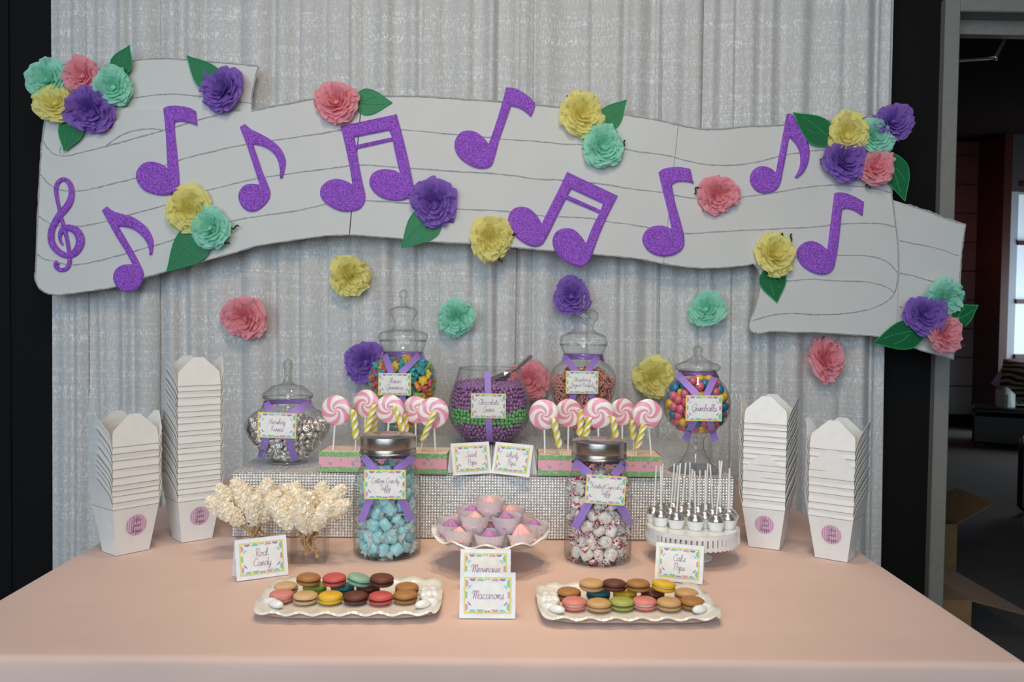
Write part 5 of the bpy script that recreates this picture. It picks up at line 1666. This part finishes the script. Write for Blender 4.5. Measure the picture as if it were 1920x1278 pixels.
BB, FF, FS, FO = box_meshes()
def stripes_mat():
    m = mat('pink_striped_sticker', (.6, .35, .5), .5)
    nt = m.node_tree
    wv = nt.nodes.new('ShaderNodeTexWave')
    wv.bands_direction = 'X'
    wv.inputs['Scale'].default_value = 62
    tc = nt.nodes.new('ShaderNodeTexCoord')
    nt.links.new(tc.outputs['Object'], wv.inputs[0])
    cr = nt.nodes.new('ShaderNodeValToRGB')
    cr.color_ramp.elements[0].position, cr.color_ramp.elements[1].position = .4, .6
    cr.color_ramp.elements[0].color, cr.color_ramp.elements[1].color = (.58, .27, .44, 1), (.68, .50, .58, 1)
    nt.links.new(wv.outputs[1], cr.inputs[0])
    nt.links.new(cr.outputs[0], nt.nodes['Principled BSDF'].inputs['Base Color'])
    return m
M['sticker'] = stripes_mat()
M['sticker_ink'] = mat('sticker_grey_ink', (.16, .13, .18), .6)
wall_ang = math.atan2(tyy - by_, BHT)
rb = random.Random(17)
def stack(fl, fr, n, tops, where, tall_px, out_flap=()):
    global ORD
    a, b = G(*fl, TT + .0015), G(*fr, TT + .0015)
    yaw = math.atan2(b.y - a.y, b.x - a.x)
    fwd = Vector((-math.sin(yaw), math.cos(yaw), 0))
    c0 = (a + b) / 2 + fwd * by_
    sc = (b - a).length / (2 * bx_)
    c0 = (a + b) / 2 + fwd * by_ * sc
    # crease heights measured from the photograph, top first
    zs = []
    for py in tops:
        zs.append(P((fl[0] + fr[0]) / 2, py, c0.y - tyy * sc).z)
    zs = sorted(zs)
    z0 = TT + .0015
    off = zs[0] - (z0 + BHT * sc)
    for i in range(n):
        z = z0 + (zs[i] - zs[0])
        jit = (rb.uniform(-.0006, .0006), rb.uniform(-.0005, .0005)) if i else (0, 0)
        lab = 'white takeout box, ' + ('bottom one with pink sticker ' if i == 0 else ('topmost ' if i == n - 1 else ORD[i] + ' from the bottom ')) + where
        o = E('takeout_box', lab.replace('  ', ' '), 'takeout box', (c0.x + jit[0], c0.y + jit[1], z), rot=(0, 0, yaw + (rb.uniform(-.012, .012) if i else 0)), group='nested takeout boxes ' + where, scale=sc)
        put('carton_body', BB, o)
        put('flap', FO if i in out_flap else FF, o, loc=(0, -tyy, BHT))
        put('flap', FF, o, loc=(0, tyy, BHT), rot=(0, 0, PI))
        put('flap', FS, o, loc=(-tx_, 0, BHT), rot=(R(rb.uniform(-2, 2)), 0, -PI / 2))
        put('flap', FS, o, loc=(tx_, 0, BHT), rot=(R(rb.uniform(-2, 2)), 0, PI / 2))
        if i == 0:
            # round sticker on the sloping front wall
            hz = .60 * BHT
            yy = -(by_ + (tyy - by_) * .6) - .0010
            T = Matrix.Rotation(wall_ang, 4, 'X') @ Matrix(((1, 0, 0, 0), (0, 0, -1, 0), (0, 1, 0, 0), (0, 0, 0, 1)))
            mb = MB()
            halfdisc(mb, (0, 0), .0232, 0, 2 * PI, 0, T, 0, n=36)
            st = mb.build('round_sticker', M['sticker'], o, smooth=0, loc=(.002, yy, hz))
            mb = MB()
            lettering(['Sofia', 'Sweet', 'Shoppe'], T, .028, .036, mb, .0003, .17)
            mb.build('lettering', M['sticker_ink'], st, smooth=0)
stack((218, 1042), (280, 1029), 10, [835, 847, 860, 876, 892, 906, 916, 926, 938, 951], 'in the short stack farthest from the door', 0)
stack((341, 1017), (398, 1008), 20, [720, 730, 742, 757, 768, 778, 790, 804, 812.5, 827, 836, 846, 859, 870.5, 881, 891, 901, 912, 922, 935], 'in the tallest stack', 0)
stack((1403.5, 1023.6), (1460.7, 1031), 15, [789.5, 801, 813, 823, 834.5, 847, 856, 867.5, 879, 891, 899, 912.5, 925, 933, 949], 'in the stack beside the cake stand', 0, (4,))
stack((1528, 1043.6), (1588.7, 1053.8), 10, [836, 851, 865, 877, 891, 906, 920, 938, 951, 964], 'in the short stack nearest the door', 0, (5,))

# ------------------------------------------------------------------ rock candy
M['rock'] = mat('cream_rock_sugar', (.86, .75, .58), .3, sub=.5, var=(70, .06), coat=.2)
M['wood_stick'] = mat('pale_wood_stick', (.60, .38, .17), .6)
M['vase_glass'] = thin_glass('square_vase_glass', (.97, .965, .955), 1.5, .6, .8)
def crystal_mesh(seed):
    r_ = random.Random(seed)
    mb = MB()
    def fn(u, v):
        a, t_ = u * 2 * PI, v
        rr = .0150 * max(.02, math.sin(PI * (t_ * .92 + .04))) ** .55
        return (rr * math.cos(a), rr * math.sin(a), t_ * .066)
    mb.grid(12, 10, fn, cu=True)
    mb.sphere((0, 0, .004), .006, 10, 6).sphere((0, 0, .062), .007, 10, 6)
    for i in range(210):
        t_ = r_.uniform(.02, .98)
        a = r_.uniform(0, 6.28)
        rr = .0148 * max(.02, math.sin(PI * (t_ * .92 + .04))) ** .55
        s = r_.uniform(.0022, .0040)
        T = Matrix.Translation((rr * math.cos(a), rr * math.sin(a), t_ * .066)) @ Euler((r_.uniform(0, 6), r_.uniform(0, 6), r_.uniform(0, 6))).to_matrix().to_4x4()
        mb.box((-s, -s * .8, -s * .6), (s, s * .8, s * .6), 0, T)
    return mb.mesh('sugar_crystals', M['rock'], 0)
CM = [crystal_mesh(i) for i in range(4)]
SM_ = MB().tube([(0, 0, -.072), (0, 0, .03)], .0022, 7).mesh('stick', M['wood_stick'], 60)
BM_ = MB().sphere((0, 0, -.074), .0052, 12, 8).mesh('ball_knob', M['wood_stick'], 180)
def vase(label, fl, w_, yaw, h, sticks, where, nd):
    a = G(*fl, TT + .0012)
    c = a + Vector((math.cos(yaw), math.sin(yaw), 0)) * w_ / 2 + Vector((-math.sin(yaw), math.cos(yaw), 0)) * w_ / 2
    o = E('square_vase', label, 'vase', (c.x, c.y, TT + .0012), rot=(0, 0, yaw))
    q, t_ = w_ / 2, .0045
    mb = MB().bbox((-q, -q, 0), (q, -q + t_, h), .001).bbox((-q, q - t_, 0), (q, q, h), .001).bbox((-q, -q + t_, 0), (-q + t_, q - t_, h), .001).bbox((q - t_, -q + t_, 0), (q, q - t_, h), .001)
    mb.build('vase_walls', M['vase_glass'], o, smooth=0)
    MB().bbox((-q + t_, -q + t_, 0), (q - t_, q - t_, .010), .002).build('vase_base', M['vase_glass'], o, smooth=0)
    r_ = random.Random(nd)
    for i, (px, py, dep) in enumerate(sticks):
        # crystal centre seen at this pixel
        cc = P(px, py, c.y + dep)
        end = Vector((c.x, c.y, TT)) + Vector((-(cc.x - c.x) / .07 * .034 + r_.uniform(-.014, .014), r_.uniform(-.032, .02), r_.uniform(.014, .058)))
        lim = q - t_ - .009
        end.x = c.x + max(-lim, min(lim, end.x - c.x))
        end.y = c.y + max(-lim, min(lim, end.y - c.y))
        d = (cc - end).normalized()
        rt = d.to_track_quat('Z', 'Y')
        s0 = cc - d * .031
        so_ = E('rock_candy_stick', 'cream rock sugar crystal stick standing in the ' + where, 'rock candy', s0, rot=rt.to_euler(), group='rock candy sticks in the ' + where)
        put('sugar_crystals', CM[r_.randrange(4)], so_, rot=(0, 0, r_.uniform(0, 6)), scale=r_.uniform(1.05, 1.2))
        L_ = (s0 - end).length
        MB().tube([(0, 0, -L_), (0, 0, .02)], .0022, 7).build('stick', M['wood_stick'], so_, smooth=60)
        MB().sphere((0, 0, -L_), .0054, 12, 8).build('ball_knob', M['wood_stick'], so_, smooth=180)
vase('square glass vase of rock candy behind the Rock Candy card', (441, 1046), .073, R(5), .075,
     [(414, 955, 0), (428, 935, .02), (436, 965, -.03), (460, 940, -.01), (452, 930, .04), (484, 945, .03), (497, 930, .0), (505, 952, -.03), (478, 962, -.035), (515, 940, .035), (440, 950, .03), (470, 950, .01), (490, 965, -.02)], 'vase behind the card', 31)
vase('square glass vase of rock candy beside the blue taffy jar', (543, 1057), .0765, R(4), .076,
     [(536, 972, -.03), (545, 955, .01), (562, 942, .03), (565, 968, -.04), (580, 955, .0), (602, 970, -.03), (598, 942, .03), (624, 938, .01), (630, 957, -.02), (548, 940, .045), (575, 975, -.03), (610, 955, .02), (555, 962, -.01)], 'vase beside the blue taffy jar', 32)

# ------------------------------------------------------------------ meringues on a ruffled pedestal plate
mc = G(919, 1058, TT)
pl = E('pedestal_plate', 'white ruffled pedestal plate piled with meringues', 'plate', (mc.x, mc.y, TT + .001))
PR, PZ = .128, .058
def plate_fn(up_):
    def fn(u, v):
        a = u * 2 * PI
        e = max(0, (v - .55) / .45)
        r_ = PR * v * (1 + .035 * e * math.sin(11 * a))
        z = PZ - .012 + .004 * v + .020 * e ** 1.6 + .0055 * e * e * math.sin(11 * a + .6)
        return (r_ * math.cos(a), r_ * math.sin(a), z + (.003 if up_ else -.001))
    return fn
mb = MB().grid(110, 14, plate_fn(True), cu=True).grid(110, 14, plate_fn(False), cu=True)
n_ = 110 * 14
mb.f += [(13 * 110 + i, 13 * 110 + (i + 1) % 110, n_ + 13 * 110 + (i + 1) % 110, n_ + 13 * 110 + i) for i in range(110)]
mb.m += [0] * 110
mb.build('plate_dish', M['ceramic'], pl, smooth=180)
MB().lathe([(.001, .001), (.048, .001), (.048, .004), (.036, .010), (.018, .020), (.014, .032), (.020, .044), (.030, .0465)], 40).build('pedestal', M['ceramic'], pl, smooth=60)
M['liner'] = tissue('white_paper_liner', (.80, .74, .75))
M['mer_pink'] = mat('pink_meringue', (.86, .46, .44), .6, sub=.2)
M['mer_purple'] = mat('purple_meringue', (.46, .20, .42), .6, sub=.2)
def liner_mesh(rb_, rt_, h, npl, m_, nm):
    def fn(u, v):
        a = u * 2 * PI
        r_ = (rb_ + (rt_ - rb_) * v) * (1 + .018 * math.cos(npl * a))
        return (r_ * math.cos(a), r_ * math.sin(a), h * v)
    mb = MB().grid(npl * 4, 4, fn, cu=True)
    mb.grid(npl * 4, 2, lambda u, v: (max(.0005, rb_ * v) * math.cos(u * 2 * PI), max(.0005, rb_ * v) * math.sin(u * 2 * PI), .0002), cu=True)
    return mb.mesh(nm, m_, 180)
LM = liner_mesh(.0235, .0335, .036, 38, M['liner'], 'paper_liner')
def mer_mesh(m_):
    def fn(u, v):
        a = u * 2 * PI
        r_ = .021 * (1 - v) ** .8 * (1 + .20 * math.cos(6 * a + 3.5 * v) * (1 - v * .6)) + .0004
        z = .012 + .030 * v ** 1.1 + .004 * math.sin(PI * v)
        return (r_ * math.cos(a), r_ * math.sin(a), z)
    mb = MB().grid(42, 12, fn, cu=True)
    mb.grid(42, 2, lambda u, v: ((.014 + .0068 * v) * math.cos(u * 2 * PI), (.014 + .0068 * v) * math.sin(u * 2 * PI), .001 + .012 * v), cu=True)
    return mb.mesh('meringue', m_, 180)
MM = [mer_mesh(M['mer_pink']), mer_mesh(M['mer_purple'])]
zb0 = TT + .001 + PZ - .006
MER = [(-.002, -.070, 0, 1, 'purple meringue at the front centre of the bottom tier'), (-.067, -.054, 0, 0, 'pink meringue at the front of the bottom tier on the blue taffy side'), (.070, -.050, 0, 0, 'large pink meringue at the front of the bottom tier on the red taffy side'),
       (-.088, .012, 0, 1, 'purple meringue at the plate edge on the blue taffy side'), (.092, .014, 0, 1, 'purple meringue at the plate edge on the red taffy side'), (-.072, .076, 0, 0, 'pink meringue at the back of the bottom tier on the blue taffy side'), (.070, .078, 0, 0, 'pink meringue at the back of the bottom tier on the red taffy side'), (.0, .0, 0, 0, 'pink meringue in the middle of the bottom tier glimpsed between cups'),
       (-.034, -.030, 1, 0, 'pink meringue at the front of the second tier'), (.034, -.030, 1, 1, 'purple meringue at the front of the second tier'), (-.044, .040, 1, 1, 'purple meringue at the back of the second tier'), (.044, .042, 1, 0, 'pink meringue at the back of the second tier'),
       (-.002, .002, 2, 0, 'pink meringue on top of the pile')]
for x, y, t_, c_, lb in MER:
    o = E('meringue_cup', lb, 'meringue', (mc.x + x, mc.y + y, zb0 + t_ * .0285 + (.004 if abs(x) > .08 else 0)), rot=(random.uniform(-.05, .05), (0.12 if x > .06 else -.12 if x < -.06 else 0) * -1, random.uniform(0, 6)), group='meringues in paper liners')
    put('paper_liner', LM, o)
    put('meringue', MM[c_], o, scale=(1.32, 1.32, 1.22) if 'large' in lb else (1.18, 1.18, 1.02))

# ------------------------------------------------------------------ cake pops on a slotted stand
cc_ = G(1297, 1046, TT)
CH = .074
cs = E('cake_stand', 'white ceramic cake stand with a slotted rim', 'cake stand', (cc_.x, cc_.y, TT + .001))
CR = .1055
M['stand'] = mat('white_glazed_stand', (.80, .80, .78), .2, coat=.4)
MB().lathe([(.001, CH - .004), (CR * .9, CH - .004), (CR * .985, CH - .002), (CR * .985, CH), (.001, CH)], 72).build('plate_top', M['stand'], cs, smooth=50)
mb = MB()
nb = 56
zt_, zb2 = CH, CH - .036
def ring(r0, r1, za, zb__, wave=0):
    vs = []
    N = 168
    for i in range(N):
        a = 2 * PI * i / N
        w2 = wave * abs(math.sin(a * 28))
        for r_, z in ((r0, za), (r1, za), (r1, zb__ - w2), (r0, zb__ - w2)):
            vs.append((r_ * math.cos(a), r_ * math.sin(a), z))
    fs = []
    for i in range(N):
        j = (i + 1) % N
        for e in range(4):
            f = (e + 1) % 4
            fs.append((i * 4 + e, j * 4 + e, j * 4 + f, i * 4 + f))
    mb.add(vs, fs)
ring(CR * .975, CR, zt_, zt_ - .009)
ring(CR * .975, CR * 1.01, zt_ - .025, zb2 + .004, .003)
for i in range(nb):
    a0, a1 = 2 * PI * (i + .18) / nb, 2 * PI * (i + .82) / nb
    vs = [(r_ * math.cos(a), r_ * math.sin(a), z) for z in (zt_ - .0085, zt_ - .0255) for r_, a in ((CR * .975, a0), (CR * 1.0, a0), (CR * 1.0, a1), (CR * .975, a1))]
    mb.add(vs, [(0, 1, 5, 4), (1, 2, 6, 5), (2, 3, 7, 6), (3, 0, 4, 7)])
mb.build('slotted_rim', M['stand'], cs, smooth=30)
MB().lathe([(.001, .0005), (.046, .0005), (.046, .004), (.034, .009), (.017, .020), (.013, .040), (.017, .058), (.030, CH - .0045)], 40).build('pedestal', M['stand'], cs, smooth=60)
M['silver_icing'] = mat('silver_lustre_icing', (.58, .57, .56), .3, 1.0, bump=(60, .1))
CL_ = liner_mesh(.0140, .0205, .021, 30, mat('white_fluted_cup', (.82, .80, .76), .6), 'paper_cup')
BL = MB().sphere((0, 0, .0205), .0168, 24, 14).mesh('cake_ball', M['silver_icing'], 180)
POPS = [(1240, 961), (1267.5, 970), (1303.7, 973), (1340, 972), (1362.4, 964.5), (1373, 957), (1227, 950), (1265.6, 953), (1287, 960), (1305, 951), (1322, 962), (1336, 952), (1256, 937), (1276, 944), (1294, 938), (1327, 938), (1350, 947), (1242, 943)]
STK = [(-2, -87), (5, -98), (-4, -86), (9, -107), (1, -87), (-2, -82), (3, -82), (5, -88), (5, -80), (-7, -88), (0, -82), (-3, -90), (2, -80), (7, -85), (-1, -80), (2, -72), (2, -80), (6, -75)]
PL_ = ['end cake pop nearest the red taffy jar, second row', 'front cake pop, first from the red taffy jar', 'front cake pop, middle of the front row', 'front cake pop with a tilted stick, third in the front row', 'front row cake pop at the takeout stack end', 'outermost cake pop facing the takeout stack', 'outermost cake pop facing the red taffy jar',
       'second row cake pop behind the first front one', 'second row cake pop behind and between the front ones', 'central cake pop in the third row', 'second row cake pop, third from the red taffy jar', 'third row cake pop left of the takeout end', 'rear cake pop nearest the riser on the taffy side', 'rear cake pop, second along the back', 'rear cake pop, middle of the back', 'rear cake pop, fourth along the back', 'rear cake pop at the takeout stack end', 'cake pop tucked behind the outermost taffy side pop']
zp = TT + .001 + CH + .0004
pos = [G(px, py + 6, zp + .016) for px, py in POPS]
pos = [Vector((p.x, p.y)) for p in pos]
for _ in range(60):
    for i in range(len(pos)):
        for j in range(i):
            d = pos[i] - pos[j]
            if d.length < .0385:
                mv = d.normalized() * (.0385 - d.length) * .5
                pos[i] += mv
                pos[j] -= mv
        d = pos[i] - Vector((cc_.x, cc_.y))
        if d.length > CR - .016:
            pos[i] = Vector((cc_.x, cc_.y)) + d.normalized() * (CR - .016)
for p, st_, lb in zip(pos, STK, PL_):
    k = p.y / FPX
    o = E('cake_pop', 'silver ' + lb, 'cake pop', (p.x, p.y, zp), group='silver cake pops on the slotted stand')
    put('paper_cup', CL_, o, rot=(0, 0, random.uniform(0, 6)))
    put('cake_ball', BL, o)
    MB().tube([(0, 0, .030), (st_[0] * k, random.uniform(-.004, .004), .030 - st_[1] * k)], .0021, 8).build('stick', M['stick'], o, smooth=60)

# ------------------------------------------------------------------ macarons on wavy trays
MC = {'pink': (.66, .22, .19), 'cream': (.62, .40, .20), 'yellow': (.72, .43, .025), 'brown': (.13, .035, .018), 'rose': (.56, .09, .075), 'caramel': (.38, .17, .045), 'mint': (.25, .42, .30), 'green': (.24, .34, .05), 'teal': (.03, .15, .15), 'tan': (.56, .33, .14), 'olive': (.36, .38, .09)}
FILL = {'pink': (.70, .52, .38), 'yellow': (.72, .50, .08), 'cream': (.12, .05, .03), 'rose': (.10, .02, .02), 'green': (.3, .3, .06), 'tan': (.30, .18, .07)}
def mac_meshes(c):
    m_ = mat('macaron_' + c, MC[c], .55, bump=(350, .12), var=(90, .06))
    mf = mat('macaron_filling_' + c, FILL.get(c, tuple(x * .35 for x in MC[c])), .6)
    r_ = .0227
    def shell(sg):
        pr = [(.0005, .0095), (.008, .0093), (.014, .0086), (.0185, .0070), (.0215, .0050), (.0225, .0032), (.0222, .0022)]
        foot = [(.0228, .0019), (.0229, .0008), (.0215, .0003), (.0005, .0002)]
        mb = MB()
        N = 44
        rr = random.Random(ord(c[0]))
        ph_ = [rr.uniform(.985, 1.025) for _ in range(N)]
        P_ = pr + foot
        vs = []
        for q, (r0, z) in enumerate(P_):
            for i in range(N):
                a = 2 * PI * i / N
                r1 = r0 * (ph_[i] if q >= len(pr) and r0 > .01 else 1)
                vs.append((r1 * math.cos(a), r1 * math.sin(a), sg * z))
        fs = [(j * N + i, j * N + (i + 1) % N, (j + 1) * N + (i + 1) % N, (j + 1) * N + i)[::sg] for j in range(len(P_) - 1) for i in range(N)]
        mb.add(vs, fs)
        return mb.mesh('shell', m_, 50)
    fil = MB().lathe([(.0005, -.0017), (.0195, -.0017), (.0203, 0), (.0195, .0017), (.0005, .0017)], 28).mesh('filling', mf, 60)
    return shell(1), shell(-1), fil
MX = {c: mac_meshes(c) for c in MC}
def macaron(c, px, py, zc, label, tilt=(0, 0), Y=None, grp=''):
    q = G(px, py, zc)
    o = E('macaron', label, 'macaron', (q.x, q.y if Y is None else Y, zc), rot=(tilt[0], tilt[1], random.uniform(0, 6)), group=grp)
    if Y is not None:
        o.location.x = P(px, py, Y).x
    u, d, f = MX[c]
    put('shell', u, o, loc=(0, 0, .0014))
    put('shell', d, o, loc=(0, 0, -.0014), rot=(0, random.uniform(-.06, .06), 0))
    put('filling', f, o)
def tray(label, xl, xr_, yf, yb):
    z = TT + .001
    a, b = G(xl, yf, z + .02), G(xr_, yf, z + .02)
    c = G((xl + xr_) / 2, yb, z + .02)
    w_, d_ = (b - a).length / 2, (c.y - (a.y + b.y) / 2) / 2
    ctr = Vector(((a.x + b.x) / 2, (a.y + b.y) / 2 + d_, z))
    yaw = math.atan2(b.y - a.y, b.x - a.x)
    o = E('wavy_tray', label, 'tray', ctr, rot=(0, 0, yaw))
    def fn(off):
        def f(u, v):
            a_ = u * 2 * PI
            ca, sa = math.cos(a_), math.sin(a_)
            n = 7
            k_ = (abs(ca) ** n + abs(sa) ** n) ** (-1 / n)
            x, y = w_ * v * k_ * ca, d_ * v * k_ * sa
            e = max(0, (v - .80) / .20)
            per = (x / w_ * 7.2 * PI) if abs(sa) > abs(ca) * 1 else (y / d_ * 2.6 * PI)
            z_ = .006 + .014 * e ** 1.3 + .0026 * e * e * math.sin(per)
            return (x, y * (1 + .02 * e * math.cos(per)), z_ + off)
        return f
    N = 200
    mb = MB().grid(N, 14, fn(0), cu=True).grid(N, 14, fn(-.0045), cu=True)
    mb.f += [(13 * N + i, 13 * N + (i + 1) % N, 27 * N + (i + 1) % N, 27 * N + i) for i in range(N)]
    mb.m += [0] * N
    mb.v = [(x, y, max(zz_, .0006)) for x, y, zz_ in mb.v]
    mb.build('tray_dish', M['ceramic'], o, smooth=180)
    for sg in (-1, 1):
        lumps = [(.80, -.40, .0150, .5), (.875, -.28, .0150, .2), (.83, -.12, .011, .9), (.80, .12, .016, 1.3), (.85, .14, .016, 1.6), (.90, .16, .015, 1.9), (.79, .40, .012, 1.2), (.88, .42, .013, 1.8)]
        hm = None
        for (fx, fy, r_, an) in lumps:
            T = Matrix.Translation((sg * w_ * fx, d_ * fy, .014)) @ Matrix.Rotation(sg * an, 4, 'Z')
            MB().sphere((0, 0, 0), r_, 16, 10, sc=(1.1, .62, .52), T=T).build('moulded_petal', M['stand'], o, smooth=180)
    return o, z + .0062
for side in range(2):
    if side == 0:
        o, zt2 = tray('wavy white ceramic tray of macarons on the Rock Candy side', 463, 822, 1148, 1080)
        where = 'Rock Candy side tray'
        front = [('pink', 528, 1117), ('cream', 573, 1120), ('yellow', 620, 1120), ('brown', 667, 1120), ('rose', 714, 1121), ('caramel', 760, 1118)]
        back = [('cream', 536, 0), ('green', 590, 0), ('teal', 642, 0), ('brown', 690, 0), ('caramel', 763, 0)]
        top = [('caramel', 578.7, (0, -.05)), ('rose', 627, (.02, 0)), ('mint', 673, (.22, -.12)), ('brown', 716, (0, .06))]
    else:
        o, zt2 = tray('wavy white ceramic tray of macarons on the Cake Pops side', 1012, 1360, 1157, 1091)
        where = 'Cake Pops side tray'
        front = [('pink', 1077, 1131), ('tan', 1123, 1134), ('olive', 1166, 1131), ('pink', 1208, 1130), ('tan', 1254, 1132), ('caramel', 1298, 1130)]
        back = [('caramel', 1067, 0), ('teal', 1122, 0), ('yellow', 1172, 0), ('brown', 1224, 0), ('tan', 1287, 0)]
        top = [('tan', 1109, (0, 0)), ('brown', 1152, (.05, -.05)), ('caramel', 1196.6, (0, .06)), ('yellow', 1244.7, (.12, 0))]
    grp = 'macarons on the ' + where
    zc = zt2 + .0112
    yf_ = G(front[2][1], front[2][2], zc).y
    nF = len(front)
    for i, (c, px, py) in enumerate(front):
        k_ = nF - 1 - i if side == 0 else i
        macaron(c, px, py, zc, '%s macaron, front row, %s from the Macarons card, %s' % (c, ORD[k_], where), grp=grp)
    for i, (c, px, _) in enumerate(back):
        k_ = len(back) - 1 - i if side == 0 else i
        macaron(c, px, 1100, zc, '%s macaron, back row, %s from the Macarons card, %s' % (c, ORD[k_], where), Y=yf_ + .056, grp=grp)
    for i, (c, px, tl) in enumerate(top):
        k_ = len(top) - 1 - i if side == 0 else i
        macaron(c, px, 1092, zc + .0235, '%s macaron, upper layer, %s from the Macarons card, %s' % (c, ORD[k_], where), Y=yf_ + .035, tilt=tl, grp=grp)
